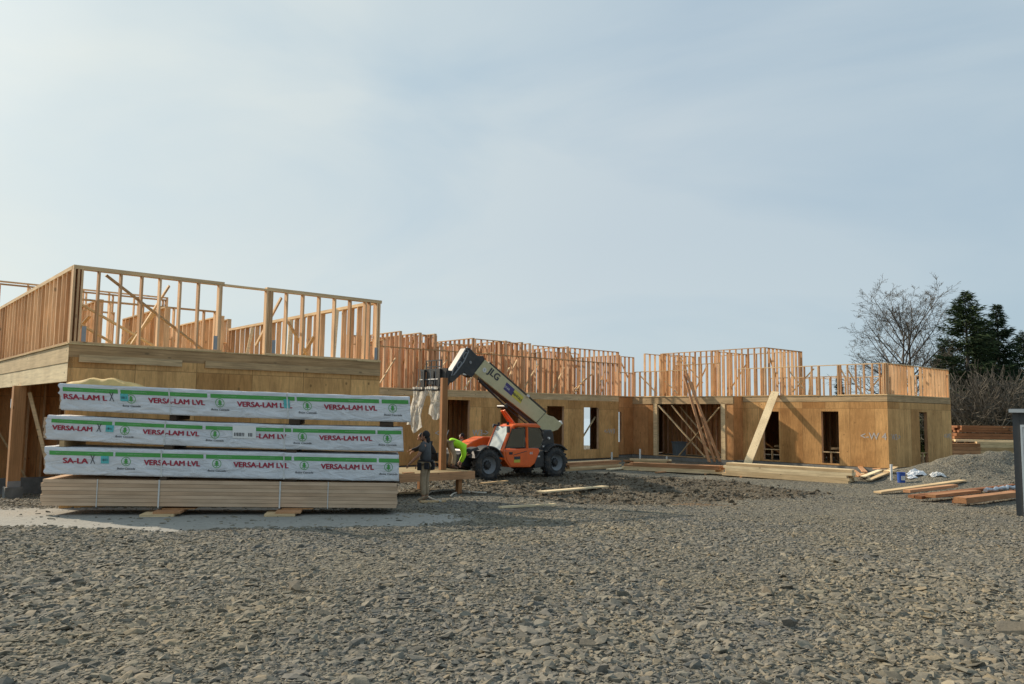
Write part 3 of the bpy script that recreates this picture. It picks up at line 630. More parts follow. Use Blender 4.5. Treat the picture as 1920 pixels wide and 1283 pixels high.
# knee walls of the right wing
KR=1.50
def RK(wa,wb,**k): # from w=wb(left) to wa(right)
    return RW.studwall(PR+Wd*wb,AW+PI,wb-wa,SR,SR+k.pop('h',KR),**k)
kf=RK(0,8.0,pos=[.02,.35,.7,1.1,1.5,1.9,2.1,2.14,2.6,3.0,3.42,3.85,4.25,4.6,4.64,5.62,5.66,5.75,6.1,6.5,6.9,7.3,7.65,7.82,7.86,7.94],top=1,gap=[(4.68,5.6)],
   braces=[((3.1,.2,.2),(4.3,.2,1.35)),((2.9,.25,1.3),(3.6,.5,.3)),((4.25,.1,1.4),(4.05,.1,.05)),((6.0,.2,1.35),(6.7,.2,.1)),((7.0,.3,.2),(7.8,.3,1.1)),((5.7,.2,1.3),(6.1,.2,.5))])
kl=RW.studwall(PRp+Wd*(WI-.05),AW+PI,WI-.05-WQ(1287),SR,SR+KR,top=1,braces=[((.3,.2,1.3),(1.6,.2,.2)),((2.2,.2,.9),(3.2,.2,.1))]) if True else RK(11.4,15.3,h=KR,top=1,braces=[((.3,.2,1.3),(1.6,.2,.2)),((2.2,.2,.9),(3.2,.2,.1))])
ks=RW.studwall(PR+Wd*.0+U*.17,AU,7.05,SR,SR+KR,top=1,pos=[.02,.06,.3,.6,.95,1.3,1.65,2.0,2.4,2.8,2.84,3.7,3.74,4.15,4.5,4.85,5.2,5.6,5.95,6.3,6.65,7.02],braces=[((2.9,.2,1.0),(3.5,.5,1.45)),((4.2,.25,.5),(4.9,.25,1.4))])
RW.studwall(PR+Wd*9+U*7.1,AW+PI,9.0,SR,SR+KR-.25,top=1,sp=.61,mat='studred')
RW.studwall(PR+Wd*2.4+U*5.8,AU,1.5,SR,SR+KR-.2,top=1)
RW.studwall(PR+Wd*3.9+U*3.9,AW,4.5,SR,SR+KR-.35,top=1,mat='studred')
# tall partition walls standing behind the knee walls
TZ=6.2
def tall(W_,x,y,L,ang,h=None,z0=3.4,**k):
    p=atz(x,y,TZ if h is None else h); return W_.studwall(Vector((p.x,p.y,0)),ang,L,z0,TZ if h is None else h,top=1,**k)
p0=atz(1433,651,TZ); PT=Vector((p0.x,p0.y,0))
RW.studwall(PT+Wd*7.2,AW+PI,7.2,SR,TZ,top=1,sp=.406,braces=[((1.2,.2,2.5),(2.9,.2,.9)),((4.6,.2,.2),(5.9,.2,1.9)),((2.2,.2,.2),(3.2,.2,1.9))],doubles=(.02,),mat='stud')
RW.studwall(PT+U*.15,AU,3.9,SR,TZ,top=1,sp=.406,braces=[((.5,.2,2.6),(1.6,.2,.8))])
RW.studwall(PT+Wd*7.3+U*.1,AU,3.4,SR,TZ,top=1)
RW.studwall(PT+Wd*3.6+U*.2,AU,3.9,SR,TZ,top=1)
RW.studwall(PT+Wd*7.2+U*3.7,AW+PI,7.2,SR,TZ,top=1,sp=.61)
p1=atz(1210,663,TZ); RW.studwall(Vector((p1.x,p1.y,0)),AU,4.2,SR,TZ,top=1,sp=.5,braces=[((3.6,-.1,1.2),(3.0,-.1,2.4))])
RW.studwall(PT+Wd*1.8-U*1.6,AW,3.0,SR,TZ-.9,top=1,sp=.406)
RW.finish()
# long props: one big brace outside the right wing, boards leaning in the garage corner
def loose(name,a,b_,w_,h_,mat,label,cat,group=None,upd=(0,0,1)):
    a=Vector(a);b_=Vector(b_); o_=(a+b_)/2; o_.z=min(a.z,b_.z); d=b_-a; ang=math.atan2(d.y,d.x); L=Vector((d.x,d.y,0)).length
    la=Vector((-L/2,0,a.z-o_.z)); lb_=Vector((L/2,0,b_.z-o_.z)); uu=Matrix.Rotation(-ang,3,'Z')@Vector(upd)
    o=MB().beam(la,lb_,w_,h_,uu).build(name,MT[mat],None,o_,ang); return tag(o,label,cat,group)
loose('leaning_board',at(90,872,20.6),at(56,736,20.6),.10,.04,'boardlt','pale board leaning inside the open ground floor right of the brown post','board',upd=(0,1,0))
T=PR+Wd*5.72-U*.05+Vector((0,0,3.62)); Fo=PR+Wd*5.9-U*2.6; Fo.z=gz(Fo.x,Fo.y)+.02
loose('prop_board',Fo,T,.42,.05,'boardlt','long wide pale prop board leaning against the front of the right wing','board',upd=(U.x,U.y,.9))
for i,(x0,y0,x1,y1,lab,th) in enumerate([(1287,700,1350,868,'longest of three dark boards leaning across the garage opening',.2),(1296,716,1340,868,'middle of three dark boards leaning across the garage opening',.16),(1283,704,1330,866,'steepest of three dark boards leaning across the garage opening',.2)]):
    a=at(x0,y0,44.4); b_=atz(x1,y1,.0)
    b_=at(x1,y1,41.9-.25*i); b_.z=gz(b_.x,b_.y)+.22
    loose('leaning_board',b_,a,.045,th,'boardred',lab,'board',upd=(U.x,U.y,0))
# === middle wing : long front along U, ends at corner C
PC=at(1160,743.5,46.5); PC=Vector((PC.x,PC.y,0)); ML=17.5; PM=PC-U*ML
MW=Wing((PM.x,PM.y,0),'long middle timber wing behind the orange machine with rows of upper studs','building',mat='studred')
def mo(x0,x1,lo,hi):
    a=ML+x0; b_=ML+x1; return (a,b_,lo,hi)
mf=MW.sheath(PM,AU,ML,-.12,SR-.3,ops=[mo(-12.25,-10.9,.05,2.95),mo(-8.9,-7.6,.05,2.75),mo(-5.69,-4.42,.05,2.75),mo(-2.88,-1.67,.38,2.72)],mat='ply')
MW.wallobj(MB().box(0,ML,0,.04,0,.28),'rim_board',PM-Wd*.003,AU,'rim',SR-.30)
JG=max(.12,(PR+Wd*WI-PC).dot(Wd))
MW.sheath(PC+Wd*JG-U*.5,AU,2.0,.02,SR-.05,ops=[(.60,.95,.75,2.5)],mat='plyred')
MW.sheath(PC-U*.0+Wd*.0,AW,JG,.02,SR-.05,mat='ply')
MW.floor([PM-Wd*.02,PC-Wd*.02+U*.02,PC+U*.02+Wd*(JG-.04),PC+U*2.3+Wd*(JG+.02),PC+U*2.3+Wd*12,PM+Wd*12],SR,.022)
MW.floor([PM+Wd*.1,PC+Wd*.1-U*.02,PC-U*.02+Wd*(JG+.06),PC+U*2.3+Wd*(JG+.06),PC+U*2.3+Wd*12,PM+Wd*12],.0,.5,name='foundation',mat='conc')
def hitU(px,py,off):
    d=ray(px,py); n=Wd; t=((PM+Wd*off)-Vector((0,0,0))).dot(n)/d.dot(n); return (d*t-PM).dot(U)
wa,wb=hitU(1093,800,12),hitU(1109,800,12)
MW.sheath(PM+Wd*12,AU,ML+2.3,.02,SR-.05,mat='plyred')
def WQ0(px):
    d=ray(px,800); t=PR.dot(U)/d.dot(U); return (d*t-PR).dot(Wd)
MW.sheath(PR+Wd*(RL+.05)+U*.03,AW,11.,.02,SR-.05,ops=[(max(.15,WQ0(1169)-RL-.05),WQ0(1154)-RL-.05,.3,2.9),(WQ0(1109)-RL-.05,WQ0(1090)-RL-.05,.05,2.9)],mat='plyred')
MW.sheath(PM,AW,12,.02,SR-.05,mat='plyred')
wc=hitU(1079,800,3.2)
MW.sheath(PM+U*(wc-4.6)+Wd*3.4,AU,4.4,.02,SR-.05,mat='plyred')
MW.studwall(PM+U*5+Wd*1.6,AU,2.4,.02,SR-.1,mat='post',top=1,sp=.3)
MW.sheath(PM+U*3+Wd*1.8,AU,9,.02,SR-.1,ops=[(3.1,3.5,.1,2.6)],mat='plyred')
b1=MB().beam((ML-2.85,.25,.9),(ML-1.6,.35,2.2),.04,.1,(0,1,0)).build('brace',MT['board'],MW.root,MW.rel(PM),AU)
MW.spray(mf,'<-W',ML-12.98,1.33,.42); MW.spray(mf,'W3->',ML-10.72,1.33,.42); MW.spray(mf,'<-W3',ML-1.25,1.38,.38)
RW.spray(fr_,'<-W 4',WE-1.32,1.30,.46); RW.spray(ex,'W2->',.30,1.30,.38); RW.spray(ex,'<-W2',6.25,1.30,.38)
fl=MW.studwall(PM,AU,ML-.02,SR,SR+1.92,top=1,sp=.406,braces=[((5.3,.2,1.5),(4.1,.2,.1)),((2.2,-.05,1.4),(1.4,-.05,.2)),((3.4,-.05,.1),(4.0,-.05,1.3)),((7.0,-.05,1.2),(6.2,-.05,.1)),((9.9,.3,1.75),(9.2,.3,.6)),((12.4,.25,.1),(13.3,.25,1.5)),((14.6,-.05,.9),(13.8,-.05,.1)),((16.6,.25,1.5),(15.9,.25,.2)),((11.3,.2,1.6),(10.2,.2,.1)),((15.6,.2,1.3),(14.0,.2,.3)),((8.4,.2,.2),(9.3,.2,1.3))])
MW.studwall(PC+Wd*JG+U*.02,AU,1.5,SR,SR+1.45,top=1,doubles=(.02,))
TW=[(754,621,1),(791,624,1),(819,626,1),(890,634,1),(951,639,1),(981,642,1),(996,644,1),(1067,650,1),(1163,666,1)]
for i,(x,y,_) in enumerate(TW):
    p=atz(x,y,TZ); MW.studwall(Vector((p.x,p.y,0)),AW,4.2+(i*37%5)*.5,SR,TZ,top=1,sp=.406,braces=[((.8,-.1,2.5),(1.9,-.1,1.2))] if i%2 else [((2.,-.1,.1),(1.,-.1,1.6))],doubles=(.02,))
for (x0,y0,L) in ((765,627,1.6),(792,627,.9),(823,643,3.1),(892,635,2.4),(1000,647,2.5),(1070,652,4.2),(1165,668,1.3),(936,640,1.2),(1040,651,1.2)):
    p=atz(x0,y0,TZ if y0!=643 else TZ-.35); p=Vector((p.x,p.y,0)); 
    MW.studwall(p,AU,L,SR,TZ if y0!=643 else TZ-.35,top=1,sp=.406,braces=[((.2,.2,2.4),(.9,.2,1.4))])
for i in range(5):
    MW.studwall(PM+U*(1.5+3.3*i)+Wd*(3.2+(i%2)),AU,2.8,SR,TZ-.15,top=1,sp=.406)
    MW.studwall(PM+U*(2.2+3.3*i)+Wd*(.8),AW,3.2,SR,TZ-.5-.1*(i%3),top=1,sp=.406)
MW.finish()
# ------------------------------------------------------------------ wrapped lumber packs
SA=at(75,948,13.9); SB=at(744,957,14.9)
SD=Vector((SB.x-SA.x,SB.y-SA.y,0)); SLEN=SD.length; SD.normalize(); SANG=math.atan2(SD.y,SD.x)
SN=Vector((-SD.y,SD.x,0))
def onstack(px,py,off=0.):
    d=ray(px,py); P=Vector((SA.x,SA.y,0))+SN*off; t=P.dot(SN)/d.dot(SN); q=d*t; return ((q-P).dot(SD),q.z+CZ)
def wr(u,z,k):   # shallow wrinkles of the wrap, metres outwards
    e=math.exp(-u/.35)*.03
    return .012*mnoise.noise(Vector((u*.9,z*3.+u*.8,k*7.3)))+.010*mnoise.noise(Vector((u*3.1,z*6+u*2,k*3.1)))+.012*max(0,.28-z)/.28*mnoise.noise(Vector((u*1.6,z*16+u*1.2,k)))+.004*mnoise.noise(Vector((u*9,z*14+u*5,k)))+e*mnoise.noise(Vector((u*5,z*7,k)))
GRP='white wrapped lumber packs stacked with a bare timber bundle'
def pack(k,TL,BL,TR,BR,midb,bars,embl,texts,label,straps,cy,xm,sticker=None):
    tl,bl,tr,br=[Vector((*onstack(*p),)) for p in (TL,BL,TR,BR)]
    mbp=Vector(onstack(*midb)); D=1.18
    org=Vector((SA.x,SA.y,0))+SD*bl.x+Vector((0,0,bl.y)); root=empty('lumber_pack',org,SANG,label,'lumber pack',GRP)
    def P(u,v,out=0.):   # u 0..1, v 0..1 from bottom
        b_=bl.lerp(br,u); t_=tl.lerp(tr,u); 
        sag=(mbp.y-bl.lerp(br,(mbp.x-bl.x)/(br.x-bl.x)).y)*math.sin(PI*u)
        q=b_.lerp(t_,v); x=q.x-bl.x; z=q.y-bl.y+sag
        return Vector((x,-wr(x,z,k)-out,z))
    def uv(px,py):
        s_,z_=onstack(px,py); u=(s_-bl.x)/(br.x-bl.x)
        for _ in range(3):
            xl=bl.lerp(tl,max(0,min(1,(py-BL[1])/(TL[1]-BL[1])))).x; xr=br.lerp(tr,.5).x; u=(s_-xl)/(xr-xl)
        b_=P(u,0).z; t_=P(u,1).z; return u,((z_-bl.y)-b_)/(t_-b_)
    mb=MB(); nu,nv=150,14
    g=[[P(i/nu,j/nv) for j in range(nv+1)] for i in range(nu+1)]
    # ragged left end of the wrap
    for j in range(nv+1):
        o_=.05*mnoise.noise(Vector((k*3.1,j*.5,0)))-.02
        for i in range(4): g[i][j].x+= (o_)*(1-i/4)
    vs=[p for r in g for p in r]; fs=[(i*(nv+1)+j,(i+1)*(nv+1)+j,(i+1)*(nv+1)+j+1,i*(nv+1)+j+1) for i in range(nu) for j in range(nv)]
    n0=len(vs)
    for i in range(nu+1):   # top sheet then back edge
        for jj,yy in enumerate((.06,.35,.7,1.0,D)):
            p=g[i][nv]; vs.append(Vector((p.x,p.y*(1-jj/5)+yy,p.z+.012*mnoise.noise(Vector((p.x*1.7,yy*4,k+9)))+(.008 if jj<4 else 0))))
        b_=g[i][0]; vs.append(Vector((b_.x,D,b_.z)))
    def ix(i,j): return n0+i*6+j
    for i in range(nu):
        a=(i*(nv+1)+nv,(i+1)*(nv+1)+nv); fs.append((a[0],a[1],ix(i+1,0),ix(i,0)))
        for j in range(5): fs.append((ix(i,j),ix(i+1,j),ix(i+1,j+1),ix(i,j+1)))
        fs.append((ix(i,5),ix(i+1,5),(i+1)*(nv+1),i*(nv+1)))
    e=nu; fs.append(tuple([e*(nv+1)+j for j in range(nv+1)]+[ix(e,j) for j in range(6)]))
    mb.add(vs,fs); wp=mb.build('wrap',MT['wrap'],root,smooth=True)
    for p in wp.data.polygons:
        if abs(p.normal.x)>.8 : p.use_smooth=False
    # bare ends of the lumber inside
    h0=tl.y-bl.y; nb=6; lv=MB()
    for j in range(nb):
        a=-.06+random.uniform(-.012,.012)
        lv.box(a,.3,.03,D-.03,.02+j*(h0-.05)/nb,.02+(j+1)*(h0-.05)/nb-.003)
    lv.build('lumber_core',MT['lvl'],root)
    def flat(name,verts_faces,mat,out):
        mb=MB(); vs,fs=verts_faces; mb.add([P(u,v,out) for u,v in vs],fs); return mb.build(name,mat,root)
    def strip(x0,x1,y0,y1,mat,name,out=.004,n=24):
        u0,_=uv(x0,TL[1]+20); u1,_=uv(x1,TL[1]+20)
        vs=[];fs=[]
        for i in range(n+1):
            for v in (y0,(y0+y1)/2,y1): vs.append((u0+(u1-u0)*i/n,v))
        for i in range(n):
            for j in range(2): a=i*3+j; fs.append((a,a+3,a+4,a+1))
        return flat(name,(vs,fs),mat,out)
    for (a,b_) in bars:
        st=strip(a,b_,.715,.868,MT['green'],'green_band',.0035,n=max(4,int((b_-a)/5)))
        x=a+12
        if b_-a>60:
            for xx in (a+(b_-a)*.22,a+(b_-a)*.72):
                me=textmesh('QUALITY ENGINEERED',.055,bold=.0); puttext(me,P,uv,xx-14,28,.775,.04,.0065,'palegreen',root,'band_lettering',TL)
    for (a,t,w_) in texts: 
        me=textmesh(t,.2,bold=.045,shear=0); puttext(me,P,uv,a,w_,.415,.205,.006,'red',root,'red_lettering',TL)
    for ex_ in embl:
        ue,_=uv(ex_,TL[1]+20); W_=(br-bl).length; H_=h0
        mb=MB(); cu=ue; cv=.535; R=.0355*2.2; n=28
        def E(dx,dz,o=.005): return P(cu+dx/W_,cv+dz/H_,o)
        vs=[E(R*math.cos(2*PI*i/n),R*math.sin(2*PI*i/n)) for i in range(n)]+[E(R*.88*math.cos(2*PI*i/n),R*.88*math.sin(2*PI*i/n)) for i in range(n)]
        mb.add(vs,[(i,(i+1)%n,n+(i+1)%n,n+i) for i in range(n)])
        for (w0,w1,za,zb) in ((.008,.034,.052,.022),(.012,.042,.022,-.008),(.012,.048,-.008,-.036)):
            mb.add([E(-w0,za),E(w0,za),E(w1,zb),E(-w1,zb)],[(0,1,2,3)])
        mb.add([E(-.006,-.036),E(.006,-.036),E(.006,-.06),E(-.006,-.06)],[(0,1,2,3)])
        mb.build('tree_emblem',MT['green'],root)
        me=textmesh('Boise Cascade',.06,bold=.012,shear=.2); puttext(me,P,uv,ex_-17,34,.235,.075,.005,'ink',root,'small_lettering',TL)
    # cyan tag, pen marks
    strip(cy-7,cy+8,.44,.72,MT['cyan'],'cyan_tag',.009,6)
    me=textmesh('1811',.05,bold=.02); puttext(me,P,uv,cy-5,10,.53,.09,.011,'ink',root,'tag_number',TL)
    me=textmesh('X',.2); puttext(me,P,uv,xm,9,.42,.34,.010,'ink',root,'pen_mark',TL)
    if k==1: strip(533,544,.42,.76,MT['cyan'],'blue_tag',.010,6)
    if sticker:
        strip(sticker[0],sticker[1],.40,.93,MT['white'],'paper_label',.009,8)
        me=textmesh('IIIIIII  III',.08,bold=.03); puttext(me,P,uv,sticker[0]+3,sticker[1]-sticker[0]-10,.48,.15,.011,'ink',root,'barcode',TL)
    for sx_ in straps:
        us,_=uv(sx_,TL[1]+20); hw=.011/W_ if False else .0018
        vs=[];fs=[]; mb=MB()
        pts=[P(us,j/8,.012) for j in range(9)]+[P(us,1,.0)+Vector((0,.1,.012)),P(us,1,0)+Vector((0,D,.012))]
        for p in pts: vs+=[p+Vector((-.011,0,0)),p+Vector((.011,0,0))]
        fs=[(2*i,2*i+1,2*i+3,2*i+2) for i in range(len(pts)-1)]; mb.add(vs,fs); mb.build('strap',MT['strap'],root)
    return root,P
def puttext(me,P,uv,x,wpx,v0,vh,out,mat,root,name,TL):
    """bend flat lettering onto the wrap: starts at picture column x, is wpx wide, base line v0, cap height vh"""
    co_=[v.co.copy() for v in me.vertices]
    if not co_: return
    xa=min(c.x for c in co_); xb=max(c.x for c in co_); ya=min(c.y for c in co_); yb=max(c.y for c in co_)
    u0,_=uv(x,TL[1]+20); u1,_=uv(x+wpx,TL[1]+20)
    for v,c in zip(me.vertices,co_): v.co=P(u0+(u1-u0)*(c.x-xa)/(xb-xa),v0+vh*(c.y-ya)/(yb-ya),out+c.z)
    me.materials.clear(); me.materials.append(MT[mat]); o=bpy.data.objects.new(name,me); COL.objects.link(o); o.parent=root; return o
T='VERSA-LAM LVL'
pk1,P1=pack(1,(113,719),(117,769),(768.5,744.5),(770.5,792),(310,778),[(119,222),(227,390),(396,554),(558,712),(717,767)],[246,413,577,737],[(119,'RSA-LAM L',82),(278,T,107),(445,T,104),(608,T,100)],
     'topmost white wrapped lumber pack with a yellow bulge on its left end',(319,540),233,205)
pk2,P2=pack(2,(91,779),(86,824),(755,802),(757,847),(306,835),[(96,210),(215,380),(386,547),(550,705),(709,754)],[235,404,568,727],[(98,'VERSA-LAM',76),(268,T,107),(481,'-LAM LV',57),(599,T,100)],
     'middle white wrapped lumber pack with a paper barcode label',(310,534),206,182,(437,481))
pk3,P3=pack(3,(87,838),(87,889),(748,854),(748,902.5),(302,894),[(93,213),(217,382),(387,547),(552,707),(711,749)],[237,407,571,729],[(118,'SA-LA',48),(270,T,106),(438,T,104),(602,T,100)],
     'lowest white wrapped lumber pack with crumpled wrap, lying on the bare timber',(303,533),197,170)
strip_=MB()
# yellow board bulge on top of the uppermost pack
vs=[];fs=[];nn=20
for i in range(nn+1):
    u=.012+.2*i/nn; h_=.15*math.sin(PI*min(1,(i/nn)*1.05))**.6*(1-.25*math.sin(i*.55)**2)
    p=P1(u,1,0)
    for j,(yy,hh) in enumerate(((.03,0),(.10,.75),(.3,1),(.6,.9),(.95,0))): vs.append(Vector((p.x,p.y+yy,p.z+.004+h_*hh)))
for i in range(nn):
    for j in range(4): a=i*5+j; fs.append((a,a+5,a+6,a+1))
m_y=plain('yellow_wrap',(.66,.46,.17),.6,var=.25,scale=3)
strip_.add(vs,fs); strip_.build('yellow_wrap',m_y,pk1,smooth=True)
# bare bundle of dark-edged beams at the bottom
a=onstack(78,898); b_=onstack(75,948); c=onstack(745.5,906); d=onstack(743.8,957)
org=Vector((SA.x,SA.y,0))+SD*b_[0]+Vector((0,0,b_[1])); tb=empty('timber_bundle',org,SANG,'bare brown engineered timber bundle at the bottom of the white packs','timber bundle')
Lb=c[0]-a[0]; tilt=(c[1]-a[1])/Lb; Hb=a[1]-b_[1]; nl=7
for j in range(nl):
    for yk in range(4):
        x0=random.uniform(-.01,.02); x1=Lb+random.uniform(-.02,.01); z0=j*Hb/nl; z1=(j+1)*Hb/nl-.004; y0=yk*.3+random.uniform(0,.006); y1=yk*.3+.292
        me=MB(); me.add([(x0,y0,z0+x0*tilt),(x1,y0,z0+x1*tilt),(x1,y1,z0+x1*tilt),(x0,y1,z0+x0*tilt),(x0,y0,z1+x0*tilt),(x1,y0,z1+x1*tilt),(x1,y1,z1+x1*tilt),(x0,y1,z1+x0*tilt)],[(3,2,1,0),(4,5,6,7),(0,1,5,4),(1,2,6,5),(2,3,7,6),(3,0,4,7)])
        me.build('beam',MT['lvl'],tb)
for px,wd_ in ((298,.013),(525,.013),(182,.007),(615,.007)):
    s_=onstack(px,925)[0]-b_[0]; MB().box(s_-wd_,s_+wd_,-.012,-.004,-.02+s_*tilt,Hb+s_*tilt+.005).build('strap',MT['strap'],tb)
def skid(name,px0,px1,py0,py1,mat,label,y0=.02,y1=1.1,group=None,h=None):
    s0,z0=onstack(px0,py1); s1,z1=onstack(px1,py0); o_=Vector((SA.x,SA.y,0))+SD*((s0+s1)/2)+Vector((0,0,min(z0,z1))); hw=abs(s1-s0)/2
    o=MB().box(-hw,hw,y0,y1,0,abs(z1-z0) if h is None else h).build(name,MT[mat],None,o_,SANG,bevel=.003); tag(o,label,'wood block',group); return o
for (x0,x1,ya,yb,lb_,mt) in ((317,330,778,788,'dark wood block under the topmost pack near its left strap','darkwood'),(541,562,784,796,'dark wood block under the topmost pack near its right strap','darkwood'),(712,738,792,802,'dark wood block under the right end of the topmost pack','darkwood'),
    (306,323,834.5,843,'dark wood block under the middle pack near its left strap','darkwood'),(536,556,842,850,'dark wood block under the middle pack near its right strap','darkwood'),(110,120,826,838,'pale wood block under the left end of the middle pack','board'),(299,312,894,902,'dark wood block under the lowest pack near its left strap','darkwood'),(531,556,897.5,904,'dark wood block under the lowest pack near its right strap','darkwood'),(742,750,902,907,'small dark block under the right end of the lowest pack','darkwood')):
    skid('wood_block',x0,x1,ya,yb,mt,lb_)
for (x0,x1,lb_) in ((272,345,'flat board skid under the left part of the bare timber bundle'),(500,566,'flat board skid under the right part of the bare timber bundle')):
    s0,z0=onstack(x0,968); s1,_=onstack(x1,968); zc=onstack((x0+x1)/2,953)[1]
    o_=Vector((SA.x,SA.y,0))+SD*((s0+s1)/2); gzz=gz(o_.x,o_.y-.4); o_.z=min(gzz,zc-.07)
    r_=empty('skid',o_,SANG,lb_,'skid','board skids under the timber bundle'); hw=(s1-s0)/2
    MB().box(-hw,hw*.7,-.35,.3,0,.04).build('board',MT['board'],r_); MB().box(-hw*.4,hw,-.28,.9,.042,.08).build('board',MT['boardred'],r_); MB().box(-.05,.5,-.0,1.1,.082,max(.09,zc-o_.z-.003)).build('block',MT['post'],r_)
# ------------------------------------------------------------------ telehandler
TC=Vector((-.816,31.035,0)); YN=1.14
HEAD=-U; ORI=TC+Wd*YN; TZg=-.30
tel=empty('telehandler',(ORI.x,ORI.y,TZg),math.atan2(HEAD.y,HEAD.x),'orange and cream telescopic handler with raised boom parked in the mud','telehandler')
# near side = local +y ; image left = local +x
def wheel(x,side):
    R=.62; w_=.36; yo=YN*side; sg=-side
    r_=MB().lathe_y([(R-.05,0.02),(R-.015,.05),(R,.09),(R,w_-.09),(R-.015,w_-.05),(R-.05,w_-.02),(.36,w_+.0)],0,0,48,0,sg)
    r2=MB().lathe_y([(.34,.02),(.37,.0),(.47,-.022),(R-.05,.02)],0,0,48,0,sg); r_.add(r2.v,r2.f)
    n=22
    for k in range(n):
        for hs in (0,1):
            a=2*PI*(k+.5*hs)/n; c,s_=math.cos(a),math.sin(a)
            ya,yb=(.02,w_/2+.03) if hs==0 else (w_/2-.03,w_-.02)
            vs=[]
            for rr in (R-.02,R+.035):
                for yy,da in ((ya,-.045+(.09 if hs==0 else 0)),(yb,-.045+(0 if hs==0 else .09))):
                    for dd in (-.045,.045):
                        t_=a+da+dd; vs.append((rr*math.cos(t_),yy*sg,rr*math.sin(t_)))
            r_.add(vs,[(0,1,3,2),(4,6,7,5),(0,4,5,1),(2,3,7,6),(0,2,6,4),(1,5,7,3)])
    w=empty('wheel',(x,yo,.62)); w.parent=tel
    t=r_.build('tyre',MT['tyre'],w,smooth=False)
    rm=MB().lathe_y([(.335,.0),(.335,.03),(.30,.05),(.285,.12),(.20,.16),(.0,.16)],0,0,36,0,sg); rm.build('rim',MT['rimgrey'],w,smooth=True)
    hb=MB().lathe_y([(.145,.15),(.145,.07),(.10,.03),(0,.03)],0,0,20,0,sg)
    hb.build('hub',MT['black'],w)
    for q in range(10):
        a=2*PI*q/10; MB().tube([(.165*math.cos(a),.15*sg,.165*math.sin(a)),(.165*math.cos(a),.11*sg,.165*math.sin(a))],.028,6).build('wheel_nut',MT['black'],w)
for x in (0,-3.6):
    for s_ in (1,-1): wheel(x,s_)
def part(mb,name,mat,bevel=0,parent=tel,smooth=False): return mb.build(name,MT[mat],parent,bevel=bevel,smooth=smooth)
part(MB().prism([(.9,.62),(.9,1.0),(.75,1.22),(.2,1.2),(-.3,.95),(-3.4,.95),(-4.3,1.15),(-4.35,.7),(-3.3,.5),(-.6,.5),(.5,.45)],-.42,.42),'chassis','black',.02)
part(MB().prism([(.3,.5),(.95,.6),(1.05,1.05),(.7,1.2),(.3,1.15)],-.62,.62),'front_frame','black',.04)
for x in (0,-3.6): part(MB().tube([(x,-.8,.62),(x,.8,.62)],.13,12),'axle','blackrough')
# fenders: arched strips
def fender(x,side,a0,a1,R=.74):
    mb=MB(); n=14; vs=[];fs=[]
    for i in range(n+1):
        a=math.radians(a0+(a1-a0)*i/n); rr=R+(.04 if i in(0,n) else 0)
        for (y,dr) in ((YN+.03,-.05),(YN+.03,0),(YN-.42,0.02),(YN-.42,-.03)): vs.append((x+(rr+dr)*math.cos(a),y*side,.62+(rr+dr)*math.sin(a)))
    for i in range(n):
        for j in range(4): fs.append((i*4+j,i*4+(j+1)%4,(i+1)*4+(j+1)%4,(i+1)*4+j))
    fs+= [(0,1,2,3),(n*4+3,n*4+2,n*4+1,n*4)]
    mb.add(vs,fs); part(mb,'fender','blackrough')
for s_ in (1,-1): fender(0,s_,22,158); fender(-3.6,s_,35,140,.76)
part(MB().prism([(.5,1.22),(1.05,1.14),(1.1,1.2),(.6,1.33)],.72,1.15),'fender','blackrough',.01)
# engine cover on the far side
part(MB().prism([(.05,1.25),(-.4,1.5),(-.95,1.66),(-2.8,1.62),(-3.0,1.0),(-2.4,.7),(-.8,.7)],-1.1,-.42),'engine_cover','orange',.05)
# cab shell: sills, pillars and roof as one orange frame, glass panes set in it
Y0,Y1=.30,1.09
cab=part(MB().prism([(-.72,1.16),(-.80,.80),(-1.08,.50),(-2.18,.47),(-2.42,.62),(-2.68,1.10),(-2.62,1.22),(-2.2,1.24)],Y0,Y1),'cab','orange',.03)
fr_m=MB()
for y in (Y0+.03,Y1-.03):
    fr_m.tube([(-.70,y,1.12),(-.86,y,1.5),(-1.12,y,2.02),(-1.28,y,2.13),(-2.0,y,2.17),(-2.42,y,2.17)],.055,8)
    fr_m.tube([(-2.02,y,1.2),(-1.98,y,2.14)],.05,8)
part(fr_m,'cab_frame','orange',0,cab)
part(MB().prism([(-1.15,2.10),(-1.35,2.2),(-2.5,2.22),(-2.72,2.10),(-2.62,2.05),(-1.4,2.11)],Y0-.02,Y1+.03),'roof','orange',.03,cab)
rp=MB().tube([(-2.5,Y1-.04,2.14),(-2.78,Y1-.04,1.98),(-2.92,Y1-.04,1.6),(-2.75,Y1-.04,1.22)],.03,8); rp.tube([(-2.75,Y1-.04,1.22),(-2.05,Y1-.04,1.22)],.03,8); part(rp,'rear_window_frame','black',0,cab)
dg=part(MB().prism([(-.86,1.26),(-1.20,2.02),(-1.92,2.08),(-1.95,1.26)],Y1-.05,Y1-.04),'side_window','glass',0,cab)
part(MB().prism([(-2.06,1.26),(-2.04,2.08),(-2.48,2.1),(-2.75,1.95),(-2.88,1.6),(-2.74,1.26)],Y1-.05,Y1-.04),'rear_side_window','glass',0,cab)
part(MB().tube([(-.88,Y1-.035,1.27),(-1.2,Y1-.035,2.0),(-1.9,Y1-.035,2.06),(-1.93,Y1-.035,1.27),(-.88,Y1-.035,1.27)],.018,6),'window_seal','black',0,cab)
ws=MB(); ws.add([(-.64,Y0-.1,1.18),(-.64,Y1-.08,1.18),(-1.10,Y1-.08,2.10),(-1.10,Y0-.1,2.10)],[(0,1,2,3)]); part(ws,'windscreen','ws',0,cab)
part(MB().tube([(-.62,Y0-.12,1.15),(-1.10,Y0-.12,2.13)],.035,6),'pillar','orange',0,cab)
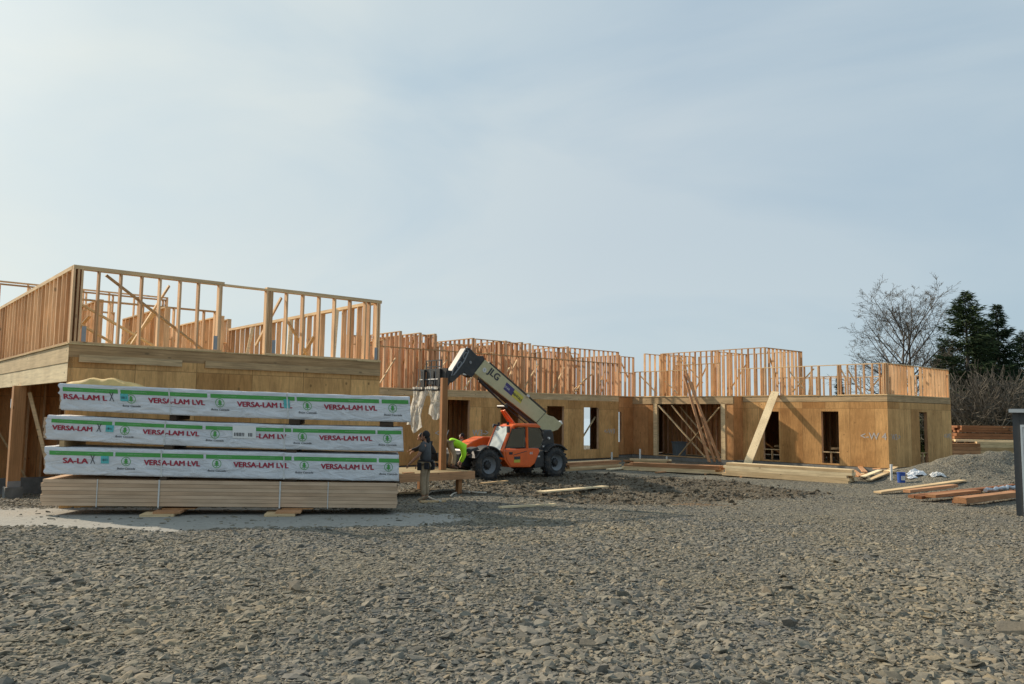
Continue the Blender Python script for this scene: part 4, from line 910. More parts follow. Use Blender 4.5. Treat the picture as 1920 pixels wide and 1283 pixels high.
# seat, wheel and driver clutter in the cab
part(MB().box(-2.1,-1.6,.45,.9,1.0,1.35).box(-2.2,-2.05,.45,.9,1.35,1.9),'seat','dark',.04,cab)
part(MB().tube([(-1.15,.7,1.2),(-1.25,.7,1.5)],.03,6).tube([(-1.25+.16*math.cos(t*.6),.7+.16*math.sin(t*.6),1.5+.06*math.cos(t*.6)) for t in range(11)],.015,5),'steering_wheel','black',0,cab)
# door with seam, handle, sticker
door=part(MB().prism([(-.84,1.14),(-.9,.82),(-1.12,.55),(-2.0,.54),(-2.0,1.14)],Y1+.002,Y1+.02),'door','orange',.01,cab)
part(MB().prism([(-1.02,1.10),(-1.2,1.10),(-1.2,1.0),(-1.02,1.0)],Y1+.022,Y1+.035),'handle','black',.01,door)
part(MB().beam((-1.25,Y1+.02,.98),(-1.95,Y1+.02,1.12),.01,.025),'door_crease','blackrough',0,door)
part(MB().prism([(-1.28,.92),(-1.60,.92),(-1.60,.68),(-1.28,.68)],Y1+.023,Y1+.027),'sticker','yellow',0,door)
part(MB().prism([(-1.28,.92),(-1.60,.92),(-1.60,.80),(-1.28,.80)],Y1+.029,Y1+.032),'sticker','ink',0,door)
def decal(txt,size,x,z,ang,y,mat,parent,name='lettering',bold=.03,shear=.0):
    me=textmesh(txt,size,bold=bold,shear=shear); e=Vector((-math.cos(ang),0,-math.sin(ang))); u_=Vector((-math.sin(ang),0,math.cos(ang))); n_=Vector((0,1,0))
    me.transform(Matrix((e,u_,n_)).transposed().to_4x4()); me.materials.append(MT[mat]); o=bpy.data.objects.new(name,me); COL.objects.link(o); o.parent=parent; o.location=(x,y,z); return o
decal('44',.16,-2.12,.98,0,Y1+.005,'strap',cab,'number')
decal('STAR',.07,-1.33,.84,0,Y1+.034,'strap',door,'number',.02) if False else None
part(MB().prism([(-2.45,.95),(-2.95,1.15),(-2.98,.45),(-2.45,.42)],.5,1.05),'tank','black',.03)
part(MB().box(-2.72,-2.6,1.055,1.065,.86,.92),'tank_label','strap')
part(MB().prism([(-2.85,.9),(-3.0,1.75),(-3.12,1.95),(-3.5,1.97),(-3.62,1.8),(-3.7,1.2),(-3.6,.9)],.25,.92),'rear_housing','black',.05)
part(MB().beam((-2.75,.95,1.2),(-3.1,.95,1.5),.05,.08).tube([(-2.9,1.0,1.9),(-2.95,1.0,1.3)],.03,6),'bracket','blackrough')
part(MB().tube([(-3.3,1.0,1.62),(-3.3,.9,1.62)],.05,10),'lamp','strap'); part(MB().tube([(-2.95,1.02,1.30),(-2.95,.9,1.30)],.045,10),'lamp','strap')
part(MB().box(-.95,-.87,Y1+.02,Y1+.14,1.86,2.12),'mirror','black',.01); part(MB().tube([(-1.3,Y0-.1,2.1),(-.98,Y0-.15,2.15),(-.98,Y0-.15,2.05)],.05,8),'mirror','black')
part(MB().tube([(-1.05,.98,2.16),(-1.05,.98,2.28)],.05,8),'work_light','black'); part(MB().tube([(-1.05,.4,2.16),(-1.05,.4,2.26)],.05,8),'work_light','black')
# boom
BY=.02; bw=.2
def bl_(p): return p
boom=part(MB().prism([(-3.95,1.80),(-4.55,1.95),(-4.80,2.19),(-4.30,2.50),(-3.98,2.56),(-3.81,2.66),(-.47,4.76),(.07,4.20),(-3.29,2.24),(-3.55,1.98)],BY-bw,BY+bw),'boom','cream',.02)
ax=math.atan2(4.76-2.66,-.47+3.81)
part(MB().beam((-3.80,BY+bw+.006,2.68),(-3.27,BY+bw+.006,2.25),.012,.035,(0,1,0)),'boom_seam','blackrough',0,boom)
part(MB().beam((-3.3,BY,2.16),(-.3,BY,4.02),.22,.07),'boom_rail','brown',0,boom)
part(MB().tube([(-3.0,BY+.15,2.24),(-1.6,BY+.19,3.02),(-1.5,BY+.19,2.95),(-.4,BY+.19,3.78),(-.1,BY+.2,4.02)],.03,6).tube([(-2.9,BY+.05,2.16),(-1.7,BY+.12,2.84),(-.2,BY+.1,3.9)],.025,6),'hydraulic_line','blackrough',0,boom)
part(MB().beam((-4.55,BY,2.5),(-.5,BY,4.98),.05,.02) if False else MB().beam((-3.9,BY+.1,2.70),(-.7,BY+.1,4.68),.14,.05),'boom_hose','blackrough',0,boom)
part(MB().tube([(-2.75,BY+.28,3.36),(-2.75,BY+.2,3.36)],.06,12),'lamp','strap',0,boom)
part(MB().prism([(-4.80,2.19),(-4.72,2.30),(-4.85,2.33),(-4.92,2.2)],BY-.1,BY+.1),'tail_light','white',0,boom)
part(MB().tube([(-2.55,-.0,1.6),(-1.55,.0,2.75)],.075,10),'lift_cylinder','orange',0,boom); part(MB().tube([(-2.0,.32,2.15),(-1.45,.25,2.75)],.05,8),'lift_cylinder','orange',0,boom)
part(MB().tube([(-1.55,-.25,2.9),(-1.55,.28,2.9)],.07,10),'pivot_pin','black',0,boom)
decal('JLG',.42,-.58,4.25,ax,BY+bw+.006,'ink',boom,'lettering',.04,.15)
def quad(x,z,L,H,mat,name):
    e=Vector((-math.cos(ax),0,-math.sin(ax))); u_=Vector((-math.sin(ax),0,math.cos(ax))); o_=Vector((x,BY+bw+.005,z)); mb=MB(); mb.add([o_,o_+e*L,o_+e*L+u_*H,o_+u_*H],[(0,1,2,3)]); return part(mb,name,mat,0,boom)
quad(-1.42,3.62,.52,.33,'purple','sticker'); quad(-1.87,3.34,.58,.33,'yellow','sticker')
decal('STAR',.13,-1.47,3.70,ax,BY+bw+.012,'strap',boom,'sticker_lettering',.02); decal('RENTALS',.145,-1.90,3.43,ax,BY+bw+.012,'ink',boom,'sticker_lettering',.03)
cmb=MB().lathe_y([(0,.0),(.10,0)],-.42,4.35,20,BY+bw+.006,1); part(cmb,'round_sign','strap',0,boom); decal('1',.12,-.40,4.31,0,BY+bw+.012,'ink',boom,'round_sign_number')
# head: black neck, gooseneck with two slots, carriage
neck=part(MB().prism([(-.47,4.80),(-.36,4.92),(-.1,4.90),(.1,5.02),(.32,5.20),(.52,5.18),(1.14,4.30),(1.28,4.12),(1.3,3.85),(1.15,3.78),(.72,4.12),(.55,4.20),(.42,4.10),(.2,4.02),(.07,4.14)],BY-.17,BY+.17),'boom_head','black',.02,boom)
part(MB().tube([(.38,BY+.175,5.05),(.53,BY+.18,5.14),(1.13,BY+.18,4.3),(1.2,BY+.18,4.06),(1.08,BY+.18,4.10),(.62,BY+.18,4.62),(.38,BY+.175,5.05)],.03,6),'head_plate_edge','rimgrey',0,neck)
for (cx_,cz_) in ((.55,4.88),(.83,4.50)):
    mb=MB(); n=16; a_=math.atan2(.9,-.62); vs=[(cx_+.14*math.cos(t*2*PI/n)*math.cos(a_)-.07*math.sin(t*2*PI/n)*math.sin(a_),BY+.176,cz_+.14*math.cos(t*2*PI/n)*math.sin(a_)+.07*math.sin(t*2*PI/n)*math.cos(a_)) for t in range(n)]
    mb.tube(vs+[vs[0]],.022,5,False); part(mb,'slot_rim','rimgrey',0,neck)
part(MB().tube([(.28,BY+.2,4.62),(.28,BY+.1,4.62)],.06,10),'pivot_pin','rimgrey',0,neck)
part(MB().beam((.2,BY,4.10),(.62,BY,4.16),.3,.06),'tilt_link','strap',0,neck)
car=MB(); X0=1.80
car.box(X0,X0+.07,-.92,.82,4.20,4.30).box(X0,X0+.07,-.92,.82,3.86,3.92)
for y in (-.92,-.55,-.2,.15,.45,.74): car.box(X0+.0,X0+.06,y,y+.07,3.62,4.30)
car.box(X0-.02,X0+.075,-.5,-.05,3.70,4.22).box(X0-.02,X0+.075,.12,.78,3.62,4.22)
carr=part(car,'fork_carriage','black',0,boom)
part(MB().tube([(X0+.08,-.94,3.89),(X0+.08,.84,3.89)],.028,8),'fork_shaft','rimgrey',0,carr)
gd=MB()
for z in (4.36,4.60): gd.box(X0+.02,X0+.05,-.62,.42,z,z+.045)
for y in (-.62,-.28,.05,.38): gd.box(X0+.02,X0+.05,y,y+.045,4.30,4.64)
part(gd,'load_guard','black',0,carr)
part(MB().prism([(1.15,4.25),(X0,4.28),(X0,3.66),(1.35,3.62),(1.15,3.85)],-.13,.17),'coupler','black',.02,carr)
for y in (-.62,.42):
    part(MB().prism([(X0+.08,4.28),(X0+.16,4.28),(X0+.16,3.50),(X0+1.3,3.47),(X0+1.3,3.455),(X0+.08,3.44)],y-.06,y+.06),'fork','black',0,carr)
# mud on the lower body is in the paint; hanging sheets of plastic on the forks
def sheet(name,cx,cy,ztop,zbot,wx,ang,label,k):
    rt_=tel.matrix_world if False else None
    org=Vector((ORI.x,ORI.y,TZg))+HEAD*cx+(-Wd)*cy
    n,m_=26,40; vs=[];fs=[]
    for i in range(n+1):
        s_=i/n
        for j in range(m_+1):
            t=j/m_; narrow=1-.18*math.sin(PI*min(1,t*1.2))+.12*math.sin(t*5+k)
            x=(s_-.5)*wx*narrow+.10*mnoise.noise(Vector((s_*3,t*2.2,k+2)))+.06*math.sin(t*4+k*2)-.16*t*t*(1 if k==1 else .2); y=.26*mnoise.noise(Vector((s_*4.2+k*3,t*1.3+.6*mnoise.noise(Vector((s_*2,t*2,k))),k)))+.10*mnoise.noise(Vector((s_*11,t*3.5,k+4)))+.05*mnoise.noise(Vector((s_*20,t*12,k+8)))
            zz=ztop-(ztop-zbot)*t*(1-.07*math.sin(s_*7+k)-.06*(s_<.2))
            vs.append((x,y,zz-zbot))
    for i in range(n):
        for j in range(m_): a=i*(m_+1)+j; fs.append((a,a+1,a+m_+2,a+m_+1))
    mb=MB(); mb.add(vs,fs); o=mb.build(name,MT['plastic'],None,(org.x,org.y,TZg+zbot),0.0,smooth=True); tag(o,label,'plastic sheet','plastic sheets hanging from the forks'); return o
sheet('plastic_sheet',2.12,-.62,3.60,1.93,.60,0,'longer crumpled clear plastic sheet hanging from the far fork, further left',1)
sheet('plastic_sheet',2.02,.42,3.60,2.42,.62,0,'shorter crumpled clear plastic sheet hanging beside the upright brown post',2)
for q in ((-.60,2.10),(-.56,2.25),(.18,2.2),(.3,2.05)):
    org=Vector((ORI.x,ORI.y,TZg))+HEAD*q[1]+(-Wd)*q[0]
    o=MB().tube([(0,0,.85),(.03,0,.5),(-.02,0,.25),(.02,0,0)],.013,6).build('lifting_strap',MT['rimgrey'],None,(org.x,org.y,TZg+3.45)); tag(o,'grey lifting strap looped over the fork carriage of the orange machine','strap','straps on the fork carriage')
# ------------------------------------------------------------------ work platform, post, loose timber
DK=Vector((-1.14,24.68,0)); DZ=.55
dk=empty('work_platform',(DK.x,DK.y,DZ),AU+PI,'low plywood work platform on short legs beside the lumber stack','platform')
# local x runs towards the camera-left, local -y goes away
MB().box(0,5.2,-2.4,0,-.03,0).build('deck_panel',MT['deck'],dk)
MB().box(-.04,5.2,.002,.04,-.235,-.004).build('rim_board',MT['boardred'],dk); MB().box(-.04,-.002,-2.4,.0,-.235,-.004).build('rim_board',MT['board'],dk); MB().box(0,5.2,-2.44,-2.402,-.235,-.004).build('rim_board',MT['board'],dk)
for (x,y) in ((.45,-.12),(.45,-2.2),(2.6,-2.2),(4.9,-.12),(2.8,-1.2)):
    h_=MT['post']; MB().box(x-.07,x+.07,y-.07,y+.07,-.235-.62,-.235).build('leg',MT['post'],dk)
MB().box(.1,5.0,-1.3,-1.26,-.235,-.035).build('joist',MT['boardred'],dk)
MB().box(2.1,2.45,-.20,-.06,.001,.03).build('offcut',MT['boardred'],dk)
pp=atz(829.5,881,DZ); ph=at(829.5,709,pp.y).z-DZ
o=MB().box(-.09,.09,-.09,.09,0,ph).build('upright_post',MT['post'],None,(pp.x,pp.y,DZ+.002),.5,bevel=.004); tag(o,'tall square brown post standing upright on the work platform','post')
def board(px0,py0,px1,py1,w_,th,mat,label,dz=0.0,name='board',group=None,zz=None):
    def g(px,py):
        z=0.
        for _ in range(12): p=atz(px,py,z); z=gz(p.x,p.y)
        return Vector((p.x,p.y,z))
    a=g(px0,py0);b_=g(px1,py1); a.z+=th/2+.02+dz;b_.z+=th/2+.02+dz
    return loose(name,a,b_,w_,th,mat,label,'board',group)
board(1013,930,1135,918,.29,.04,'boardlt','long pale plank lying on the gravel right of the machine',dz=.07)
board(938,955,1040,949,.09,.04,'boardlt','thin yellowish strip of wood on the ground left of the long pale plank')
board(788,944,835,943,.09,.04,'boardlt','short pale offcut at the feet of the standing worker')
board(902,912,950,906,.14,.04,'board','grey offcut board in the mud below the front wheel of the machine',dz=.06)
board(746,928,800,925,.09,.04,'board','thin board on the ground between the stack and the work platform')
board(1645,927,1806,915,.30,.05,'boardlt','long pale plank nearest the camera in the right hand board pile',dz=.02)
# bundles of boards: every board a part
def bundle(A,B,rows,cols,w_,th,mat,label,name='board_pile',jit=.15,gap=.004,group=None):
    A=Vector(A);B=Vector(B); mid=(A+B)/2; mid.z=min(gz(A.x,A.y),gz(B.x,B.y),gz(mid.x,mid.y)); d=B-A; ang=math.atan2(d.y,d.x); L=Vector((d.x,d.y,0)).length
    r_=empty(name,mid,ang,label,'board pile',group)
    for s_ in (-.35,.35): MB().box(s_*L-.05,s_*L+.05,-.05,cols*w_+.05,-.03,.06).build('skid',MT['post'],r_)
    for j in range(rows):
        for k in range(cols):
            e0=random.uniform(-jit,jit);e1=random.uniform(-jit,jit); m_=mat if isinstance(mat,str) else random.choice(mat)
            MB().box(-L/2+e0,L/2+e1,k*w_,k*w_+w_-gap,.062+j*th,.062+(j+1)*th-gap).build('board',MT[m_],r_)
    return r_
def G(px,py,it=14):
    z=0.
    for _ in range(it): p=atz(px,py,z); z=.5*z+.5*gz(p.x,p.y)
    return Vector((p.x,p.y,gz(p.x,p.y)))
bundle(G(1358,894),G(1592,907),5,3,.24,.11,'boardlt','large bundle of pale yellow planks in front of the right wing',jit=.12)
bundle(G(1176,882),G(1350,892),4,3,.2,.09,['boardred','board'],'long reddish bundle of planks left of the pale bundle',jit=.3)
bundle(G(1178,872),G(1258,874),3,3,.2,.09,['boardred','board'],'short brown stack of planks behind the long reddish bundle',jit=.3)
bundle(G(1062,884),G(1160,880),4,4,.2,.09,['boardred','board'],'reddish stack of planks beside the rear wheel of the machine',jit=.35)
board(1140,884,1185,880,.2,.05,'boardlt','pale board lying between the two reddish plank piles',dz=.05)
board(1230,888,1278,884,.15,.05,'boardred','short reddish board in front of the long reddish bundle')
SCR=[(1600,895,1668,886,'boardlt'),(1606,900,1640,893,'boardred'),(1618,903,1650,899,'boardlt'),(1640,890,1655,899,'boardred'),(1628,905,1672,901,'board'),(1655,897,1677,903,'boardlt'),(1597,888,1615,902,'boardred'),(1612,884,1622,898,'boardred'),(1645,885,1672,890,'boardlt'),(1660,893,1680,898,'board')]
for i,(a0,a1,a2,a3,mt) in enumerate(SCR):
    board(a0,a1,a2,a3,.2,.04,mt,'offcut board in the scrap heap between the pale bundle and the blue bucket',dz=.05+.05*(i%4),name='offcut',group='offcuts in the scrap heap')
# right-hand pile of cedar boards
CB=[(1708,935,1900,908,.2,'cedar','longest reddish board at the back of the right hand pile'),(1722,941,1902,917,.2,'cedar','reddish board second from the back in the right hand pile'),(1745,942,1830,932,.3,'boardred','brown board in the middle of the right hand pile'),(1790,945,1905,925,.15,'cedar','reddish board in front of the bright metal piece'),(1800,949,1904,936,.35,'boardred','thick dark beam at the front of the right hand pile'),(1700,932,1790,921,.25,'boardred','brown board at the left end of the right hand pile')]
for i,(a0,a1,a2,a3,w_,mt,lb_) in enumerate(CB): board(a0,a1,a2,a3,w_,.09 if i!=4 else .16,mt,lb_,dz=.06*(i%3))
a=G(1848,935); b_=G(1905,928)
mb=MB(); mb.tube([a+(b_-a)*(i/9)+Vector((0,.1*math.sin(i*2.),.26+.03*math.sin(i*3))) - a for i in range(10)],[.06+.02*math.sin(i*2.7) for i in range(10)],9)
o=mb.build('metal_bundle',plain('crumpled_foil',(.42,.46,.50),.35,metal=.5,var=.4,scale=14,bump=.8),None,a); tag(o,'crumpled silvery grey roll lying on the right hand board pile','metal roll')
# packs of lumber on the grass at the far right
def flatpack(px0,px1,py0,py1,Y,nr,mat,label,name='lumber_stack',nc=5):
    a=at(px0,py1,Y); b_=at(px1,py1,Y); top=at(px0,py0,Y).z; L=(b_-a).length; h_=(top-a.z)/nr
    r_=empty(name,a,0,label,'lumber stack')
    for j in range(nr):
        for k in range(nc): 
            e=random.uniform(0,.25); MB().box(-e,L+random.uniform(0,.2),k*.22,k*.22+.214,j*h_,(j+1)*h_-.012).build('board',MT[mat],r_)
    return r_
flatpack(1797,1925,812,823,46.5,2,'cedar','reddish upper stack of boards on the grass at far right'); flatpack(1806,1925,798,811,46.6,3,'cedar','dark red boards topping the stacks at far right')
flatpack(1834,1930,828,856,45.5,5,'board','brown lower stack of boards nearest the shed at far right'); flatpack(1786,1833,831,857,45.2,4,'boardred','dark brown stack of boards beside the right wing corner'); flatpack(1793,1925,824,828,45.8,1,'boardlt','thin layer of pale boards between the stacks at far right')
# shed at the right edge
sp=Vector((10.86,17.3,0)); sp.z=gz(sp.x,sp.y)-.05
sh=empty('shed',sp,-.60,'dark grey shed corner with white door frame at the right edge','shed')
hz_=at(1896,772,17.3).z-sp.z
MB().box(.0,3.2,.0,2.6,0,hz_).build('wall',MT['greydark'],sh)
MB().box(-.012,.11,-.012,-.002,0,hz_-.0).build('corner_board',MT['greydark'],sh)
MB().box(.125,.165,-.05,-.001,0,hz_-.33).build('door_frame',MT['white'],sh); MB().box(.125,1.2,-.05,-.001,hz_-.33,hz_-.28).build('door_frame',MT['white'],sh); MB().box(.17,1.16,-.02,-.001,0,hz_-.335).build('door',MT['white'],sh)
MB().prism([(-.06,hz_+.0),(3.3,hz_+.0),(3.3,hz_+.09),(-.06,hz_+.06)],-.1,2.7).build('roof',MT['rimgrey'],sh)
MB().box(-.07,3.3,-.12,-.102,hz_-.02,hz_+.05).build('eave_trim',MT['strap'],sh)
# small site things
def pipe(px,pyt,pyb,label,r=.05,h=None,grp='white pipe stubs along the foundations'):
    p=G(px,pyb); 
    top=at(px,pyt,p.y).z-p.z
    o=MB().tube([(0,0,-.1),(0,0,top)],r,12); o=o.build('pipe_stub',MT['pvc'],None,p,smooth=False); tag(o,label,'pipe')
pipe(1147,848,864,'white pipe stub at the corner of the middle wing'); pipe(1200,842,866,'tall white pipe stub at the inner corner behind the short plank stack'); pipe(1250,856,868,'white pipe stub at the left end of the garage opening'); pipe(1383,861,872,'white pipe stub just right of the garage opening'); pipe(1503,865,876,'white pipe stub left of the last window of the right wing'); 
p=G(1690,905); 
pb=MB().lathe_y([(0,0)],0,0,4)
def revolve(prof,n=28):
    mb=MB(); base=0
    for r_,z in prof:
        for k in range(n): a=2*PI*k/n; mb.v.append((r_*math.cos(a),r_*math.sin(a),z))
    for i in range(len(prof)-1):
        for k in range(n): a=i*n+k;b_=i*n+(k+1)%n; mb.f.append((a,b_,b_+n,a+n))
    return mb
bk=revolve([(0,0),(.135,0),(.15,.36),(.158,.36),(.158,.39),(.142,.39),(.13,.03),(0,.03)]).build('bucket',MT['bluebucket'],None,p,smooth=False); tag(bk,'blue plastic bucket beside the right wing corner','bucket')
MB().tube([(.155*math.cos(t),.155*math.sin(t)*.2-.02,.36-.16*math.sin(t)) for t in [i*PI/10 for i in range(11)]],.006,5).build('handle',MT['steel'],bk)
MB().box(-.07,.07,-.160,-.154,.10,.26).build('label',MT['strap'],bk)
p=p+Vector((.05,.9,0)); p.z=gz(p.x,p.y); o=MB().tube([(0,0,-.1),(0,0,.62)],.05,12).build('pipe_stub',MT['pvc'],None,p); tag(o,'grey white pipe stub standing right behind the blue bucket','pipe')
def rag(px,py,w_,h_,mat,label,k):
    p=G(px,py); mb=MB(); n,m_=16,10; vs=[];fs=[]
    for i in range(n+1):
        for j in range(m_+1):
            a=(i/n-.5)*2; b_=(j/m_-.5)*2; e=max(0,1-(a*a+b_*b_)*.7)
            vs.append((a*w_,b_*w_*.6,h_*e*(1+.5*mnoise.noise(Vector((a*2.2+k,b_*2,k))))+.12*h_*mnoise.noise(Vector((a*6,b_*6,k)))-.02))
    for i in range(n):
        for j in range(m_): q=i*(m_+1)+j; fs.append((q,q+m_+1,q+m_+2,q+1))
    mb.add(vs,fs); o=mb.build('plastic_bag',MT[mat],None,p); tag(o,label,'plastic bag')
rag(1757,893,.30,.20,'strap','white rounded plastic bag lying on the dirt mound',1)
rag(1718,891,.42,.24,'wrap','grey crumpled plastic heap just right of the blue bucket',2)
rag(1712,897,.25,.10,'wrap','small pale scrap of plastic nearest the blue bucket',3)
# bin in the garage opening
p=PR+Wd*WQ(1266)-U*.5; p.z=.02
bi=MB().add and MB(); bi.prism([(-.27,0),(.27,0),(.33,.78),(-.33,.78)],-.25,.25); bi=bi.build('waste_bin',MT['bin'],None,p,0.3,bevel=.02); tag(bi,'grey plastic bin standing in the garage opening','bin')
MB().box(-.37,.37,-.29,.29,.785,.84).build('lid',MT['bin'],bi,bevel=.01)
# hose looping on the ground by the worker
def hose(pts,rad,label):
    W3=[G(*q)+Vector((0,0,.04)) for q in pts]; o0=W3[0].copy(); P=[q-o0 for q in W3]; out=[]
    for i in range(len(P)-1):
        a=P[max(0,i-1)];b_=P[i];c=P[i+1];d=P[min(len(P)-1,i+2)]
        for t in [k/6 for k in range(6)]: out.append(.5*((2*b_)+(c-a)*t+(2*a-5*b_+4*c-d)*t*t+(3*b_-3*c+d-a)*t**3))
    out.append(P[-1]); o=MB().tube(out,rad,8).build('hose',MT['hose'],None,o0,smooth=True); tag(o,label,'hose')
hose([(826,944),(812,940),(801,932),(806,926),(822,922),(845,921.5),(870,923),(890,926),(912,927)],.03,'pale hose curling on the ground right of the standing worker')
hose([(845,933),(851,928),(862,925.5),(880,926)],.025,'short pale hose end crossing under the longer hose')
# ------------------------------------------------------------------ people
def skinmesh(nodes,edges,root,sub=1):
    names=list(nodes); me=bpy.data.meshes.new('t'); me.from_pydata([nodes[n][0] for n in names],[(names.index(a),names.index(b_)) for a,b_ in edges],[])
    o=bpy.data.objects.new('t',me); COL.objects.link(o); o.modifiers.new('s','SKIN'); 
    for i,n in enumerate(names):
        r_=nodes[n][1]; sv=me.skin_vertices[0].data[i]; sv.radius=r_ if isinstance(r_,(tuple,list)) else (r_,r_); sv.use_root=(n==root)
    ss=o.modifiers.new('u','SUBSURF'); ss.levels=sub; ss.render_levels=sub
    bpy.context.view_layer.update(); m2=bpy.data.meshes.new_from_object(o.evaluated_get(bpy.context.evaluated_depsgraph_get())); bpy.data.objects.remove(o); bpy.data.meshes.remove(me); return m2
def meshpart(me,name,mat,parent):
    me.materials.clear(); me.materials.append(MT[mat]); 
    for p in me.polygons: p.use_smooth=True
    o=bpy.data.objects.new(name,me); COL.objects.link(o); o.parent=parent; return o
def ell(c,r,n=16,m_=12,ax=None):
    mb=MB(); 
    for i in range(m_+1):
        t=PI*i/m_
        for k in range(n):
            a=2*PI*k/n; p=Vector((r[0]*math.sin(t)*math.cos(a),r[1]*math.sin(t)*math.sin(a),r[2]*math.cos(t)))
            if ax: p=ax@p
            mb.v.append(tuple(Vector(c)+p))
    for i in range(m_):
        for k in range(n): a=i*n+k;b_=i*n+(k+1)%n; mb.f.append((a,b_,b_+n,a+n))
    return mb
def V3(*a): return Vector(a)
def person(label,loc,rz,J,col,hairlen=0,head_ax=None,extras=None):
    """J: joints in metres, x forward, y left, z up"""
    c=empty('person',loc,rz); 
    bpy.data.objects.remove(c)
    n={}
    n['pel']=(J['pel'],(.12,.09)); n['sp']=(J['pel'].lerp(J['ch'],.5),(.10,.08)); n['ch']=(J['ch'],(.12,.085)); n['nk']=(J['nk'],.055); n['hd']=(J['hd'],.05)
    E=[('pel','sp'),('sp','ch'),('ch','nk'),('nk','hd')]
    for s_ in 'lr':
        n['sh'+s_]=(J['sh'+s_],.058); n['el'+s_]=(J['el'+s_],.042); n['wr'+s_]=(J['wr'+s_],.029); hd=J['wr'+s_]+(J['wr'+s_]-J['el'+s_]).normalized()*.075; n['ha'+s_]=(hd,(.036,.018))
        n['hi'+s_]=(J['hi'+s_],.075); n['kn'+s_]=(J['kn'+s_],.060); n['an'+s_]=(J['an'+s_],.042); n['to'+s_]=(J['to'+s_],.034)
        E+= [('ch','sh'+s_),('sh'+s_,'el'+s_),('el'+s_,'wr'+s_),('wr'+s_,'ha'+s_),('pel','hi'+s_),('hi'+s_,'kn'+s_),('kn'+s_,'an'+s_),('an'+s_,'to'+s_)]
    body=skinmesh(n,E,'pel'); bm=bmesh.new(); bm.from_mesh(body)
    add=MB(); ax=head_ax or Matrix.Identity(3); H=J['hd']
    def addm(mb,bm=bm):
        vv=[bm.verts.new(q) for q in mb.v]
        for f in mb.f:
            try: bm.faces.new([vv[i] for i in f])
            except ValueError: pass
    h=ell(H,(.095,.075,.12),20,16,ax); addm(h); addm(ell(H+ax@V3(.085,0,-.075),(.03,.04,.035),10,8,ax))      # skull and jaw
    addm(ell(H+ax@V3(.100,0,-.012),(.018,.012,.024),8,6,ax))                                                  # nose
    for s_ in (1,-1):
        addm(ell(H+ax@V3(.0,.077*s_,-.01),(.016,.010,.028),8,6,ax)); addm(ell(H+ax@V3(.086,.030*s_,.012),(.010,.014,.009),8,6,ax))
    addm(ell(H+ax@V3(.098,0,-.055),(.010,.022,.008),8,6,ax))
    for s_ in 'lr':
        d=(J['wr'+s_]-J['el'+s_]).normalized(); sd=d.cross(V3(0,0,1)); sd=sd.normalized() if sd.length>.1 else V3(1,0,0); up_=sd.cross(d)
        base=J['wr'+s_]+d*.085
        for k,l in enumerate((.062,.072,.068,.052)):
            o_=(k-1.5)*.019; q=base+sd*o_; addm(MB().tube([q,q+d*l*.5-up_*.006,q+d*l*.85-up_*.026,q+d*l-up_*.045],[.0095,.009,.008,.006],6))
        q=J['wr'+s_]+d*.03+sd*.03; addm(MB().tube([q,q+sd*.03+d*.03,q+sd*.034+d*.06],[.011,.010,.008],6))
    bm.to_mesh(body); bm.free()
    body.materials.append(MT['skin']); 
    for p in body.polygons: p.use_smooth=True
    o=bpy.data.objects.new('person',body); COL.objects.link(o); o.location=loc; o.rotation_euler=(0,0,rz); tag(o,label,'person')
    # clothing
    n2={k:n[k] for k in('pel','sp','ch')}; n2['pel']=(J['pel']+(J['ch']-J['pel']).normalized()*-.03,(.18,.15)); n2['sp']=(n['sp'][0],(.17,.15)); n2['ch']=(J['ch'],(.20*col.get('bulk',1),.16*col.get('bulk',1))); n2['nk']=(J['ch'].lerp(J['nk'],.7),.075)
    E2=[('pel','sp'),('sp','ch'),('ch','nk')]
    for s_ in 'lr':
        end=J['el'+s_] if col['sleeve']=='long' else J['sh'+s_].lerp(J['el'+s_],.75)
        n2['sh'+s_]=(J['sh'+s_],.092*col.get('bulk',1)); n2['el'+s_]=(end,.070); E2+=[('ch','sh'+s_),('sh'+s_,'el'+s_)]
        if col['sleeve']=='long': n2['wr'+s_]=(J['wr'+s_],.042); E2.append(('el'+s_,'wr'+s_))
    meshpart(skinmesh(n2,E2,'ch'),'shirt',col['shirt'],o)
    n3={'pel':(J['pel'],(.165,.135))}; E3=[]
    for s_ in 'lr':
        n3['hi'+s_]=(J['hi'+s_],.108); n3['kn'+s_]=(J['kn'+s_],.082); n3['an'+s_]=(J['an'+s_].lerp(J['kn'+s_],.12),.072); E3+=[('pel','hi'+s_),('hi'+s_,'kn'+s_),('kn'+s_,'an'+s_)]
    meshpart(skinmesh(n3,E3,'pel'),'trousers',col['trousers'],o)
    for s_ in 'lr':
        bt=skinmesh({'a':(J['an'+s_]+V3(0,0,.05),.055),'b':(J['an'+s_]-V3(0,0,.015),.058),'c':(J['to'+s_],.044)},[('a','b'),('b','c')],'b'); meshpart(bt,'boot',col['boot'],o)
    hr=ell(H+ax@V3(-.018,0,.025),(.100,.088,.118),18,12,ax)
    keep=[]
    mb=MB(); mb.v=hr.v; 
    for f in hr.f:
        cc=sum((Vector(hr.v[i]) for i in f),Vector())/4-H; cc=ax.transposed()@cc
        if not (cc.x>.045 and cc.z<.075): keep.append(f)
    mb.f=keep; mb.build('hair' if not col.get('hat') else 'cap',MT[col.get('hat','hair')],o,smooth=True)
    if hairlen: ell(H+ax@V3(-.075,0,-.09),(.05,.065,hairlen),12,8,ax).build('hair',MT['hair'],o,smooth=True)
    return o
